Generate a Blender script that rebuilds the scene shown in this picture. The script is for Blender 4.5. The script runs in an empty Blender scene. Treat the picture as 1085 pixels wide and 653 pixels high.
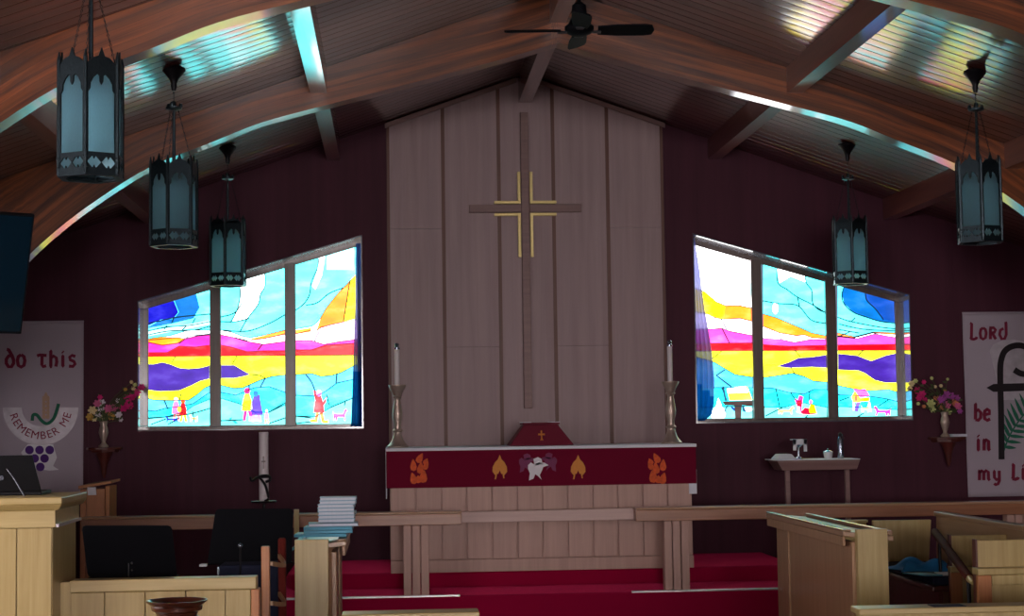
import bpy, bmesh, math, random
from mathutils import Vector, Matrix
R_ = math.radians
random.seed(7)
# ------------------------------------------------------------------ camera, light, exposure
sc = bpy.context.scene
col = sc.collection
F = 1800.0; CX, CY = 542.5, 326.5
CAM = Vector((-1.23, -15.3, 1.6)); ROLL = R_(0.8)
_y = Vector((416-CX, -(450-CY), -F)).normalized()
_u = Vector((-math.sin(ROLL), math.cos(ROLL), 0)); _u.z = -_u.dot(_y)/_y.z; _u.normalize()
_x = _y.cross(_u)
ROT = Matrix((_x, _y, _u))
def W(px, py, d):
    """a point seen at pixel (px,py) that lies d metres down the nave from the camera -> world x, z"""
    v = ROT @ Vector((px-CX, -(py-CY), -F)); t = d/v.y
    p = CAM + v*t
    return p.x, p.z
cam = bpy.data.cameras.new('camera'); camo = bpy.data.objects.new('camera', cam); col.objects.link(camo)
cam.sensor_width = 36; cam.lens = F/1085*36; cam.clip_end = 200
camo.matrix_world = Matrix.Translation(CAM) @ ROT.to_4x4()
sc.camera = camo
sc.view_settings.view_transform = 'Standard'; sc.view_settings.look = 'None'
sc.view_settings.gamma = 1; sc.view_settings.exposure = 0.28
sc.view_settings.use_curve_mapping = False
SKY = 0.25; NAVE_FILL = 27; GLASS = 4.6
world = bpy.data.worlds.new('sky'); sc.world = world; world.use_nodes = True
_bg = world.node_tree.nodes['Background']; _bg.inputs[0].default_value = (.55, .72, 1, 1); _bg.inputs[1].default_value = SKY
sc.cycles.max_bounces = 8
sc.cycles.sample_clamp_indirect = 4.0
sc.cycles.use_denoising = True

# ------------------------------------------------------------------ materials
def lin(c):
    if isinstance(c, str): c = [int(c[i:i+2], 16) for i in (0, 2, 4)]
    return tuple(((v/255)/12.92 if v/255 <= .04045 else ((v/255+.055)/1.055)**2.4) for v in c) + (1,)
def pbr(name, c, rough=.6, metal=0, bump=0, bscale=60, coat=0, var=.12, spec=.5, transl=0):
    m = bpy.data.materials.new(name); m.use_nodes = True
    nt = m.node_tree; n = nt.nodes; b = n['Principled BSDF']
    b.inputs['Roughness'].default_value = rough; b.inputs['Metallic'].default_value = metal
    b.inputs['Specular IOR Level'].default_value = spec
    if coat: b.inputs['Coat Weight'].default_value = coat; b.inputs['Coat Roughness'].default_value = .08
    tc = n.new('ShaderNodeTexCoord'); no = n.new('ShaderNodeTexNoise'); no.inputs['Scale'].default_value = bscale
    no.inputs['Detail'].default_value = 4
    nt.links.new(tc.outputs['Object'], no.inputs['Vector'])
    mx = n.new('ShaderNodeMix'); mx.data_type = 'RGBA'
    c = lin(c)
    mx.inputs[6].default_value = tuple(v*(1-var) for v in c[:3])+(1,); mx.inputs[7].default_value = tuple(min(1, v*(1+var)) for v in c[:3])+(1,)
    nt.links.new(no.outputs['Fac'], mx.inputs[0]); nt.links.new(mx.outputs[2], b.inputs['Base Color'])
    if bump:
        bp = n.new('ShaderNodeBump'); bp.inputs['Strength'].default_value = bump; bp.inputs['Distance'].default_value = .004
        nt.links.new(no.outputs['Fac'], bp.inputs['Height']); nt.links.new(bp.outputs[0], b.inputs['Normal'])
    return m
def wood(name, c1, c2, axis='Z', rough=.4, coat=0, scale=1.0, plank=0, plank_axis='X', groove=0, spec=.5, gdepth=.006, offset=0, coat_rough=.12, cup=0, uv=False, vscale=1):
    """wood grain running along axis; plank>0 adds boards of that width with a tint of their own and a groove between them"""
    m = bpy.data.materials.new(name); m.use_nodes = True
    nt = m.node_tree; n = nt.nodes; L = nt.links.new; b = n['Principled BSDF']
    b.inputs['Roughness'].default_value = rough; b.inputs['Specular IOR Level'].default_value = spec
    if coat: b.inputs['Coat Weight'].default_value = coat; b.inputs['Coat Roughness'].default_value = coat_rough
    tc = n.new('ShaderNodeTexCoord'); src = tc.outputs['UV' if uv else 'Object']
    mp = n.new('ShaderNodeMapping'); s = {'X': (1.2, 26, 26), 'Y': (26, 1.2, 26), 'Z': (26, 26, 1.2)}[axis]
    mp.inputs['Scale'].default_value = tuple(v*scale for v in s)
    L(src, mp.inputs[0])
    no = n.new('ShaderNodeTexNoise'); no.inputs['Scale'].default_value = 1; no.inputs['Detail'].default_value = 6; no.inputs['Roughness'].default_value = .65; no.inputs['Distortion'].default_value = .4
    L(mp.outputs[0], no.inputs['Vector'])
    rp = n.new('ShaderNodeValToRGB'); rp.color_ramp.elements[0].position = .3; rp.color_ramp.elements[1].position = .7
    rp.color_ramp.elements[0].color = lin(c1); rp.color_ramp.elements[1].color = lin(c2)
    L(no.outputs['Fac'], rp.inputs[0])
    out = rp.outputs[0]; hgt = no.outputs['Fac']
    bp = n.new('ShaderNodeBump'); bp.inputs['Strength'].default_value = .15; bp.inputs['Distance'].default_value = .001
    if plank:
        sx = n.new('ShaderNodeSeparateXYZ'); L(src, sx.inputs[0])
        dv = n.new('ShaderNodeMath'); dv.operation = 'MULTIPLY_ADD'; dv.inputs[1].default_value = 1/plank; dv.inputs[2].default_value = offset
        L(sx.outputs[plank_axis], dv.inputs[0])
        fl = n.new('ShaderNodeMath'); fl.operation = 'FLOOR'; L(dv.outputs[0], fl.inputs[0])
        wn = n.new('ShaderNodeTexWhiteNoise'); wn.noise_dimensions = '1D'; L(fl.outputs[0], wn.inputs['W'])
        hs = n.new('ShaderNodeHueSaturation'); L(out, hs.inputs['Color'])
        mr = n.new('ShaderNodeMapRange'); mr.inputs[3].default_value = .72; mr.inputs[4].default_value = 1.28; L(wn.outputs['Value'], mr.inputs[0]); L(mr.outputs[0], hs.inputs['Value'])
        fr = n.new('ShaderNodeMath'); fr.operation = 'FRACT'; L(dv.outputs[0], fr.inputs[0])
        pp = n.new('ShaderNodeMath'); pp.operation = 'PINGPONG'; pp.inputs[1].default_value = .5; L(fr.outputs[0], pp.inputs[0])
        gr = n.new('ShaderNodeMapRange'); gr.inputs[1].default_value = 0; gr.inputs[2].default_value = groove; L(pp.outputs[0], gr.inputs[0])
        mx = n.new('ShaderNodeMix'); mx.data_type = 'RGBA'; L(gr.outputs[0], mx.inputs[0])
        mx.inputs[6].default_value = tuple(v*.25 for v in lin(c1)[:3])+(1,); L(hs.outputs[0], mx.inputs[7])
        out = mx.outputs[2]
        b2 = n.new('ShaderNodeBump'); b2.inputs['Strength'].default_value = 1; b2.inputs['Distance'].default_value = gdepth
        q1 = n.new('ShaderNodeMath'); q1.operation = 'MULTIPLY_ADD'; q1.inputs[1].default_value = 2; q1.inputs[2].default_value = -1; L(pp.outputs[0], q1.inputs[0])
        q2 = n.new('ShaderNodeMath'); q2.operation = 'MULTIPLY'; L(q1.outputs[0], q2.inputs[0]); L(q1.outputs[0], q2.inputs[1])
        q3 = n.new('ShaderNodeMath'); q3.operation = 'MULTIPLY_ADD'; q3.inputs[1].default_value = -cup/gdepth; L(q2.outputs[0], q3.inputs[0]); L(gr.outputs[0], q3.inputs[2])
        L(q3.outputs[0], b2.inputs['Height']); L(b2.outputs[0], bp.inputs['Normal'])
    L(hgt, bp.inputs['Height']); L(bp.outputs[0], b.inputs['Normal'])
    if coat: L(bp.outputs[0], b.inputs['Coat Normal'])
    L(out, b.inputs['Base Color'])
    return m
_gl = {}
def glass(c, g=1.0):
    """opalescent stained glass with the day behind it"""
    key = (c, g)
    if key in _gl: return _gl[key]
    m = bpy.data.materials.new('stained_glass_'+c); m.use_nodes = True
    nt = m.node_tree; n = nt.nodes; L = nt.links.new; b = n['Principled BSDF']
    k0 = lin(c); m_ = max(k0[:3]); pw = 1.75 if g >= .7 else 1.05; k = tuple(m_*(v/m_)**pw for v in k0[:3])+(1,); g = g*(.29 if g < .7 else 1); b.inputs['Base Color'].default_value = tuple(v*.25 for v in k[:3])+(1,); b.inputs['Roughness'].default_value = .25
    tc = n.new('ShaderNodeTexCoord'); no = n.new('ShaderNodeTexNoise'); no.inputs['Scale'].default_value = 5; no.inputs['Detail'].default_value = 5
    mp = n.new('ShaderNodeMapping'); mp.inputs['Scale'].default_value = (1, 1, 2.2); mp.inputs['Rotation'].default_value = (0, .4, 0)
    L(tc.outputs['Object'], mp.inputs[0]); L(mp.outputs[0], no.inputs['Vector'])
    mr = n.new('ShaderNodeMapRange'); mr.inputs[1].default_value = .3; mr.inputs[2].default_value = .75
    mr.inputs[3].default_value = .72*g*GLASS; mr.inputs[4].default_value = 1.3*g*GLASS
    L(no.outputs['Fac'], mr.inputs[0]); L(mr.outputs[0], b.inputs['Emission Strength'])
    wt = n.new('ShaderNodeMapRange'); wt.inputs[1].default_value = .5; wt.inputs[2].default_value = .8; wt.inputs[3].default_value = 0; wt.inputs[4].default_value = .16
    L(no.outputs['Fac'], wt.inputs[0])
    mx = n.new('ShaderNodeMix'); mx.data_type = 'RGBA'; mx.inputs[6].default_value = k; mx.inputs[7].default_value = tuple(.5*v+.35 for v in k[:3])+(1,)
    L(wt.outputs[0], mx.inputs[0]); L(mx.outputs[2], b.inputs['Emission Color'])
    _gl[key] = m
    return m
M = {}
M['oak'] = wood('light_oak', 'a89056', 'beA870', 'Z', .42, coat=.25, coat_rough=.2)
M['oak_x'] = wood('light_oak_cap', 'ab945a', 'c2ac74', 'X', .4, coat=.3, coat_rough=.25)
M['rail'] = wood('brown_rail', '8a5434', 'a36a44', 'X', .4, coat=.3, coat_rough=.3)
M['oak_y'] = wood('light_oak_long', '94704e', 'a98460', 'Y', .35, coat=.5, coat_rough=.28)
M['oak_warm'] = wood('warm_oak', 'a8683c', 'c0804c', 'Z', .4, coat=.3)
M['desk'] = wood('choir_oak', '9c7654', 'b28a66', 'Z', .4, coat=.2)
M['ply'] = wood('grey_pink_plywood', '9c8486', 'ae9698', 'Z', .5, coat=.0, scale=.5, spec=.35)
M['batten'] = wood('brown_batten', '5c3a30', '70483c', 'Z', .5)
M['trim'] = wood('rose_trim', '7c5f5c', '8e6f6a', 'X', .5)
M['altar'] = wood('altar_board', 'b08c80', 'c49e90', 'Z', .5, scale=.7)
M['darkwood'] = wood('dark_red_wood', '4a1f1a', '602a22', 'Z', .45, coat=.15, coat_rough=.3)
M['gate'] = wood('gate_board', 'c4a49c', 'd2b4aa', 'X', .5)
M['wall'] = wood('maroon_wall_panel', '482531', '532b3a', 'Z', .6, spec=.15, scale=.35)
M['ceil'] = wood('varnished_ceiling_board', '401a14', '662c22', 'X', .4, coat=1, plank=.135, plank_axis='Y', groove=.05, scale=.9, gdepth=.003, coat_rough=.12, cup=.0006)
M['arch'] = wood('laminated_arch', '371409', '9a5428', 'X', .35, coat=.7, plank=.042, plank_axis='Y', groove=.03, gdepth=.0006, scale=.8, coat_rough=.1, uv=True, vscale=.5)
M['purlin'] = wood('purlin_wood', '56281f', '74402f', 'Y', .3, coat=.9, coat_rough=.08)
M['winframe'] = wood('window_frame_wood', '5c4a42', '70605a', 'Z', .3, coat=.5)
M['reveal'] = pbr('painted_reveal', '55555f', .15, coat=1)
M['carpet'] = pbr('red_carpet', '9a0638', .95, bump=.6, bscale=300, var=.2, spec=.1)
_b = M['carpet'].node_tree.nodes['Principled BSDF']; _b.inputs['Sheen Weight'].default_value = 1; _b.inputs['Sheen Tint'].default_value = (1, .05, .2, 1); _b.inputs['Sheen Roughness'].default_value = .35
M['floor'] = wood('brown_floor', '4a3029', '5c3d33', 'Y', .4, plank=.12, plank_axis='X', groove=.02)
M['plaster'] = pbr('plaster', 'a89888', .9)
M['nosing'] = pbr('aluminium_edge', 'd8d4d8', .3, metal=.8)
M['red'] = pbr('red_cloth', '6e0a2a', .85, bump=.2, bscale=500, spec=.15)
M['velvet'] = pbr('red_velvet', '6e0c2a', .8, bscale=300)
M['linen'] = pbr('white_linen', 'e4e6f0', .8, bump=.2, bscale=200, var=.04)
M['gold'] = pbr('gold_paint', 'e0cc86', .4, metal=.25)
M['brass'] = pbr('worn_brass', 'b8a498', .35, metal=.5)
M['wax'] = pbr('candle_wax', 'ddd4d8', .4, var=.03)
M['iron'] = pbr('black_iron', '15151c', .45, metal=.4)
M['black'] = pbr('black_plastic', '06070d', .5, spec=.2)
M['matte'] = pbr('matte_black', '06070d', .7, spec=.12)
M['screen'] = pbr('screen_glass', '06202e', .12, spec=.7)
M['lantern'] = pbr('aged_bronze', '27343a', .38, metal=.7, bump=.4, bscale=80, var=.35)
M['banner'] = pbr('grey_white_banner', 'b3a8b4', .85, bump=.15, bscale=400, var=.03)
M['letter'] = pbr('crimson_letter', '80183a', .8)
M['silver'] = pbr('silver_satin', 'c9c2ca', .35, metal=.4, bscale=12, var=.35)
M['grape'] = pbr('purple_felt', '52247c', .8)
M['green'] = pbr('green_felt', '1e6a52', .8)
M['tan'] = pbr('tan_felt', 'c0a088', .8)
M['crook'] = pbr('black_felt', '1c1218', .8)
M['white'] = pbr('white_plain', 'e6e4ea', .6, var=.03)
M['flame'] = pbr('flame_orange', 'd8541c', .7, bscale=40, var=.5)
M['leaf'] = pbr('gold_orange_felt', 'd68a3a', .7)
M['mauve'] = pbr('mauve_felt', '7a2c58', .7)
M['book'] = pbr('pale_blue_cover', '8fb0c4', .5)
M['teal'] = pbr('teal_cover', '3f94b0', .45)
M['paper'] = pbr('paper_edge', 'ccd2dc', .8)
M['bluecloth'] = pbr('blue_cloth', '2c8ccc', .8)
M['purplecloth'] = pbr('purple_cloth', '5a1040', .85)
M['navy'] = pbr('navy_cushion', '141c38', .85)
M['steel'] = pbr('steel', '9aa4b4', .25, metal=.9)
M['leafgreen'] = pbr('leaf_green', '44502a', .7)
M['bowl'] = wood('dark_bowl_wood', '34170e', '552818', 'X', .3, coat=.5)
def translucent(name, c, tr, tint=(1, 1, 1, 1), a_mix=.7):
    m = bpy.data.materials.new(name); m.use_nodes = True
    nt = m.node_tree; n = nt.nodes; L = nt.links.new; n.remove(n['Principled BSDF'])
    d = n.new('ShaderNodeBsdfDiffuse'); t = n.new('ShaderNodeBsdfTranslucent'); p = n.new('ShaderNodeBsdfTransparent'); p.inputs[0].default_value = tint
    d.inputs[0].default_value = lin(c); t.inputs[0].default_value = lin(c)
    no = n.new('ShaderNodeTexNoise'); no.inputs['Scale'].default_value = 30
    a = n.new('ShaderNodeMixShader'); a.inputs[0].default_value = a_mix; L(d.outputs[0], a.inputs[1]); L(t.outputs[0], a.inputs[2])
    bb = n.new('ShaderNodeMixShader'); L(a.outputs[0], bb.inputs[1]); L(p.outputs[0], bb.inputs[2])
    mr = n.new('ShaderNodeMapRange'); mr.inputs[3].default_value = tr-.08; mr.inputs[4].default_value = tr+.08; L(no.outputs['Fac'], mr.inputs[0]); L(mr.outputs[0], bb.inputs[0])
    L(bb.outputs[0], n['Material Output'].inputs[0])
    return m
M['opal'] = translucent('opal_lantern_glass', 'd2eef6', .12, a_mix=.96)
M['sheer'] = translucent('sheer_lilac_curtain', '8a90c8', .30, (.75, .75, .95, 1))
M['bluesheer'] = translucent('blue_curtain', '1f6fb0', .2, (.3, .6, 1, 1))
def lamp_mat(name='frosted_daylit_window', st=None):
    m = pbr(name, 'ffffff', .5); b = m.node_tree.nodes['Principled BSDF']
    b.inputs['Emission Color'].default_value = (1.0, .91, .92, 1); b.inputs['Emission Strength'].default_value = st or NAVE_FILL
    return m
M['daylit'] = lamp_mat(); M['daylit_dim'] = lamp_mat('frosted_north_window', NAVE_FILL*.3)  # glow of the unseen windows added as fill
M['rosewood'] = pbr('matte_rosewood', '5e201a', .8, spec=.1)
M['railtop'] = wood('rail_top', 'b08a6c', 'c49c7c', 'X', .3, coat=1, coat_rough=.15)  # rail colour lightened to put in the highlight along its top
M['edge'] = wood('desk_edge', '94704e', 'a98460', 'Y', .3, coat=1, coat_rough=.15)

# ------------------------------------------------------------------ mesh helpers
ORG = {}
class MB:
    def __init__(s): s.bm = bmesh.new(); s.mi = 0
    def _f(s, vs):
        try: f = s.bm.faces.new(vs)
        except ValueError: return None
        f.material_index = s.mi; return f
    def hexa(s, p):  # 8 points: bottom 4, top 4
        v = [s.bm.verts.new(q) for q in p]
        for q in ((0, 3, 2, 1), (4, 5, 6, 7), (0, 1, 5, 4), (1, 2, 6, 5), (2, 3, 7, 6), (3, 0, 4, 7)): s._f([v[i] for i in q])
        return s
    def box(s, x0, x1, y0, y1, z0, z1):
        x0, x1 = sorted((x0, x1)); y0, y1 = sorted((y0, y1)); z0, z1 = sorted((z0, z1))
        return s.hexa([(x0, y0, z0), (x1, y0, z0), (x1, y1, z0), (x0, y1, z0), (x0, y0, z1), (x1, y0, z1), (x1, y1, z1), (x0, y1, z1)])
    def prism(s, poly, o, u, v, n, t):
        """2-D polygon in the frame o,u,v pushed t along n"""
        o, u, v, n = Vector(o), Vector(u), Vector(v), Vector(n)
        a = [s.bm.verts.new(o+u*p[0]+v*p[1]) for p in poly]; b = [s.bm.verts.new(o+u*p[0]+v*p[1]+n*t) for p in poly]
        k = len(poly); s._f(a); s._f(b[::-1])
        for i in range(k): s._f([a[i], b[i], b[(i+1) % k], a[(i+1) % k]])
        return s
    def xz(s, poly, y0, y1): return s.prism(poly, (0, y0, 0), (1, 0, 0), (0, 0, 1), (0, 1, 0), y1-y0)
    def yz(s, poly, x0, x1): return s.prism(poly, (x0, 0, 0), (0, 1, 0), (0, 0, 1), (1, 0, 0), x1-x0)
    def xy(s, poly, z0, z1): return s.prism(poly, (0, 0, z0), (1, 0, 0), (0, 1, 0), (0, 0, 1), z1-z0)
    def tube(s, pts, r, seg=8, cap=True, closed=False):
        pts = [Vector(p) for p in pts]; k = len(pts); rr = r if isinstance(r, (list, tuple)) else [r]*k
        rings = []; up = Vector((0, 0, 1))
        for i, p in enumerate(pts):
            if closed: d = pts[(i+1) % k]-pts[i-1]
            else: d = pts[min(i+1, k-1)]-pts[max(i-1, 0)]
            if d.length < 1e-9: d = Vector((0, 0, 1))
            d.normalize(); h = up if abs(d.dot(up)) < .95 else Vector((1, 0, 0))
            a = d.cross(h).normalized(); b = d.cross(a)
            rings.append([s.bm.verts.new(p+(a*math.cos(2*math.pi*j/seg)+b*math.sin(2*math.pi*j/seg))*rr[i]) for j in range(seg)])
        for i in range(k if closed else k-1):
            A, B = rings[i], rings[(i+1) % k]
            for j in range(seg): s._f([A[j], A[(j+1) % seg], B[(j+1) % seg], B[j]])
        if cap and not closed: s._f(rings[0][::-1]); s._f(rings[-1])
        return s
    def lathe(s, prof, c=(0, 0, 0), seg=24, rot=0):
        rings = []
        for r, z in prof:
            rings.append([s.bm.verts.new((c[0]+max(r, 1e-4)*math.cos(2*math.pi*j/seg+rot), c[1]+max(r, 1e-4)*math.sin(2*math.pi*j/seg+rot), c[2]+z)) for j in range(seg)])
        for A, B in zip(rings, rings[1:]):
            for j in range(seg): s._f([A[j], A[(j+1) % seg], B[(j+1) % seg], B[j]])
        s._f(rings[0][::-1]); s._f(rings[-1])
        return s
    def ball(s, c, r, seg=12, sc_=(1, 1, 1)):
        k = seg//2; s.lathe([(r*math.sin(math.pi*i/k)*1, -r*math.cos(math.pi*i/k)*sc_[2]) for i in range(k+1)], c, seg); return s
    def build(s, name, mat, parent=None, bevel=0, smooth=False, at=None):
        bmesh.ops.recalc_face_normals(s.bm, faces=s.bm.faces[:])
        if parent is not None: org = ORG[parent.name]
        elif at is not None: org = Vector(at)
        else:
            vs = [v.co for v in s.bm.verts]
            org = Vector(((min(v.x for v in vs)+max(v.x for v in vs))/2, (min(v.y for v in vs)+max(v.y for v in vs))/2, min(v.z for v in vs)))
        for v in s.bm.verts: v.co -= org
        me = bpy.data.meshes.new(name); s.bm.to_mesh(me); s.bm.free()
        for m in (mat if isinstance(mat, list) else [mat]): me.materials.append(m)
        if smooth:
            for p in me.polygons: p.use_smooth = True
            try: me.set_sharp_from_angle(angle=R_(40))
            except Exception: pass
        o = bpy.data.objects.new(name, me); col.objects.link(o)
        if parent is not None: o.parent = parent; ORG[o.name] = org
        else: o.location = org; ORG[o.name] = org
        if bevel:
            b = o.modifiers.new('bevel', 'BEVEL'); b.width = bevel; b.segments = 2; b.limit_method = 'ANGLE'; b.angle_limit = R_(50)
        return o
def tag(o, label=None, cat=None, group=None, kind=None):
    if label: o['label'] = label
    if cat: o['category'] = cat
    if group: o['group'] = group
    if kind: o['kind'] = kind
    return o
def thing(name, label, cat, loc, group=None, local=False, kind=None, rz=0):
    o = bpy.data.objects.new(name, None); col.objects.link(o); o.location = loc; o.empty_display_size = .1; o.rotation_euler = (0, 0, rz)
    ORG[o.name] = Vector((0, 0, 0)) if local else Vector(loc)
    return tag(o, label, cat, group, kind)
def dup(o, loc, label=None, rz=None, scale=None):
    def cp(a, par):
        c = a.copy(); col.objects.link(c)
        if par is not None: c.parent = par
        for ch in [x for x in a.children]: cp(ch, c)
        return c
    c = cp(o, None); c.location = loc
    if rz is not None: c.rotation_euler = (0, 0, rz)
    if scale: c.scale = scale
    if label: c['label'] = label
    return c
def struct(o): o['kind'] = 'structure'; return o
def catmull(pts, n=6):
    out = []; P = [pts[0]]+list(pts)+[pts[-1]]
    for i in range(1, len(P)-2):
        for j in range(n):
            t = j/n; p0, p1, p2, p3 = P[i-1], P[i], P[i+1], P[i+2]
            out.append(tuple(.5*((2*b)+(-a+c)*t+(2*a-5*b+4*c-d)*t*t+(-a+3*b-3*c+d)*t**3) for a, b, c, d in zip(p0, p1, p2, p3)))
    out.append(tuple(pts[-1])); return out
def ring(cx, cy, r, n=16): return [(cx+r*math.cos(2*math.pi*i/n), cy+r*math.sin(2*math.pi*i/n)) for i in range(n)]
def D(d): return -15.3+d       # depth from the photographer -> world y

# ------------------------------------------------------------------ room shell
ZP, SL = 4.77, .35
def zc(x): return ZP-SL*abs(x)
RW, YB, YF = 5.0, -31.0, 0.0
b = MB().box(-RW, RW, YB, D(13.3), -.2, 0); struct(b.build('floor', M['floor']))
b = MB().box(-RW, RW, D(13.28), YF, -.2, .27); struct(b.build('chancel_floor', M['carpet'], bevel=.015))
pl = [(-2.1, YF), (-2.1, D(14.1)), (-2.06, D(13.97)), (-1.96, D(13.9)), (1.96, D(13.9)), (2.06, D(13.97)), (2.1, D(14.1)), (2.1, YF)]
struct(MB().xy(pl, .27, .40).build('altar_step_floor', M['carpet'], bevel=.02))
# wedge under the roof for the front wall, cut round the two windows
WINL = dict(x0=-3.49, x1=-1.49, zb=1.57, z0=2.73, z1=3.31)
WINR = dict(x0=1.52, x1=3.53, zb=1.57, z0=3.31, z1=2.73)
b = MB()
T = .34
def col_(x0, x1, lo, hi): b.xz([(x0, lo[0]), (x1, lo[1]), (x1, hi[1]), (x0, hi[0])], 0, T)
col_(-RW, WINL['x0'], (0, 0), (zc(-RW), zc(WINL['x0'])))
for w in (WINL, WINR):
    col_(w['x0'], w['x1'], (0, 0), (w['zb'], w['zb'])); col_(w['x0'], w['x1'], (w['z0'], w['z1']), (zc(w['x0']), zc(w['x1'])))
b.xz([(WINL['x1'], 0), (WINR['x0'], 0), (WINR['x0'], zc(WINR['x0'])), (0, ZP), (WINL['x1'], zc(WINL['x1']))], 0, T)
col_(WINR['x1'], RW, (0, 0), (zc(WINR['x1']), zc(RW)))
struct(b.build('wall_front', M['wall']))
# faint upright joints between the wall sheets
k = 0
for x in (-4.72, -3.92, -3.0, -2.3, 2.1, 2.75, 3.95):
    for (za, zb) in (((.27, 1.56),) if abs(x) < 3.5 and abs(x) > 1.5 else ((.27, zc(x)-.01),)):
        k += 1; struct(MB().box(x-.006, x+.006, -.004, 0, za, zb).build('trim_%d' % k, M['wall']))
# side and back walls with daylit windows, unseen, added to light the room
def side_wall(name, x0, x1, wins):
    b = MB(); ys = YB; zt = zc(RW)
    for (a, c) in wins:
        b.box(x0, x1, ys, a, 0, zt); b.box(x0, x1, a, c, 0, 1.0); b.box(x0, x1, a, c, 2.5, zt); ys = c
    b.box(x0, x1, ys, T, 0, zt); struct(b.build(name, M['wall']))
wn = [(-30.2, -28.4), (-27.3, -25.5), (-24.2, -22.4), (-21.1, -19.3)]
WL = wn+[(-9.6, -6.6)]
side_wall('wall_left', -RW-.2, -RW, WL); side_wall('wall_right', RW, RW+.2, wn)
def fill_window(n, x, a, c, m='daylit'):
    w = thing('window_%d' % n, None, None, (x, (a+c)/2, 1.0), kind='structure')
    MB().box(x-.01, x+.01, a+.05, c-.05, 1.05, 2.45).build('window_pane', M[m], w)
    b = MB(); 
    for (p, q, r, s) in ((a, c, 1.0, 1.05), (a, c, 2.45, 2.5), (a, a+.05, 1.05, 2.45), (c-.05, c, 1.05, 2.45), ((a+c)/2-.02, (a+c)/2+.02, 1.05, 2.45)): b.box(x-.05, x+.05, p, q, r, s)
    b.build('window_frame', M['winframe'], w)
n_ = 3
for (a, c) in wn:
    fill_window(n_, -RW-.1, a, c); n_ += 1; fill_window(n_, RW+.1, a, c); n_ += 1
fill_window(n_, -RW-.1, -9.6, -6.6, 'daylit_dim'); n_ += 1  # extra unseen window, added to light the choir desk's side
b = MB()
b.xz([(-RW, 0), (-2.6, 0), (-2.6, zc(2.6)), (-RW, zc(RW))], YB-.2, YB); b.xz([(2.6, 0), (RW, 0), (RW, zc(RW)), (2.6, zc(2.6))], YB-.2, YB)
b.xz([(-2.6, 0), (2.6, 0), (2.6, 1.0), (-2.6, 1.0)], YB-.2, YB); b.xz([(-2.6, 3.2), (2.6, 3.2), (2.6, zc(2.6)), (0, ZP), (-2.6, zc(2.6))], YB-.2, YB)
struct(b.build('wall_back', M['plaster']))
w = thing('window_%d' % n_, None, None, (0, YB-.1, 1.0), kind='structure')
MB().box(-2.55, 2.55, YB-.11, YB-.09, 1.05, 3.15).build('window_pane', M['daylit'], w)  # unseen back window, added for even light on the chancel
b = MB()
for x in (-2.575, -.87, .87, 2.575): b.box(x-.03, x+.03, YB-.15, YB-.05, 1.0, 3.2)
b.box(-2.6, 2.6, YB-.15, YB-.05, 1.0, 1.05).box(-2.6, 2.6, YB-.15, YB-.05, 3.15, 3.2); b.build('window_frame', M['winframe'], w)
# roof slopes
for s, nm in ((-1, 'ceiling_left'), (1, 'ceiling_right')):
    L_ = math.hypot(RW+.3, (RW+.3)*SL)
    o = MB().box(0, L_, YB-.2, T, 0, .12).build('ceiling', M['ceil'], at=(0, 0, 0))
    o.location = (0, 0, ZP)
    o.rotation_euler = (0, math.atan(SL), 0)
    if s < 0: o.scale = (-1, 1, 1); o.rotation_euler = (0, -math.atan(SL), 0)
    struct(o)
# laminated arches
INTR = [(0, 4.36), (.30, 4.27), (.66, 4.17), (1.25, 4.015), (1.75, 3.885), (2.15, 3.775), (2.5, 3.635), (2.93, 3.46), (3.27, 3.25), (3.6, 3.0), (3.9, 2.7), (4.15, 2.3), (4.3, 1.8), (4.38, 1.2), (4.42, .6), (4.44, 0)]
inn = catmull(INTR, 4)
AT = .17
arches = {}
for d, lab in ((12.25, 'varnished laminated timber arch nearest the chancel wall'), (9.2, 'second laminated timber arch from the chancel wall, crossing the top corners'), (6.15, None), (3.1, None), (.05, None)):
    y0 = D(d)-AT/2
    left = [(-x, z) for x, z in inn[::-1]]; right = inn[1:]
    base = .0
    outer = [(4.75, 0), (4.75, zc(4.75)-.002), (0, ZP-.002), (-4.75, zc(4.75)-.002), (-4.75, 0)]
    poly = left+right+outer
    # two halves so each polygon stays simple
    b = MB()
    for s in (-1, 1):
        ih = [i for i, p in enumerate(inn) if p[1] > 2.2][-1]
        for (x0, z0), (x1, z1) in zip(inn[:ih+1], inn[1:ih+1]):
            def up(x): return zc(x)-.002
            if x1 > x0:
                b.xz([(s*x0, z0), (s*x1, z1), (s*x1, up(x1)), (s*x0, up(x0))], y0, y0+AT)
            else:
                pass
        hx = [p for p in inn if p[1] > 2.2][-1]
        pts = [hx]+[p for p in inn if p[1] <= 2.2]
        b.xz([(s*x, z) for x, z in pts]+[(s*4.75, 0), (s*4.75, zc(4.75)-.01), (s*hx[0], zc(hx[0])-.002)], y0, y0+AT)
    bmesh.ops.remove_doubles(b.bm, verts=b.bm.verts[:], dist=1e-4)
    arc = [0]
    for p, q in zip(inn, inn[1:]): arc.append(arc[-1]+math.hypot(q[0]-p[0], q[1]-p[1]))
    uvl = b.bm.loops.layers.uv.new('UVMap')
    for f in b.bm.faces:
        for lp in f.loops:
            X_ = abs(lp.vert.co.x); i = max(0, min(len(inn)-2, sum(1 for p in inn if p[0] < X_-1e-4)-1)); (xa, za), (xb, zb) = inn[i], inn[i+1]
            t = (X_-xa)/(xb-xa) if xb > xa else 0; sl = math.atan2(za-zb, xb-xa)
            lp[uvl].uv = (arc[i]+(arc[i+1]-arc[i])*t+(7 if lp.vert.co.x < 0 else 0), (lp.vert.co.z-(za+(zb-za)*t))*math.cos(sl)+.003)
    a = b.build('roof_arch', M['arch'], at=(0, D(d), 0))
    tag(a, lab or 'varnished laminated timber arch in the nave, nearer than the framed view', 'arch', 'laminated roof arches')
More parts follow.
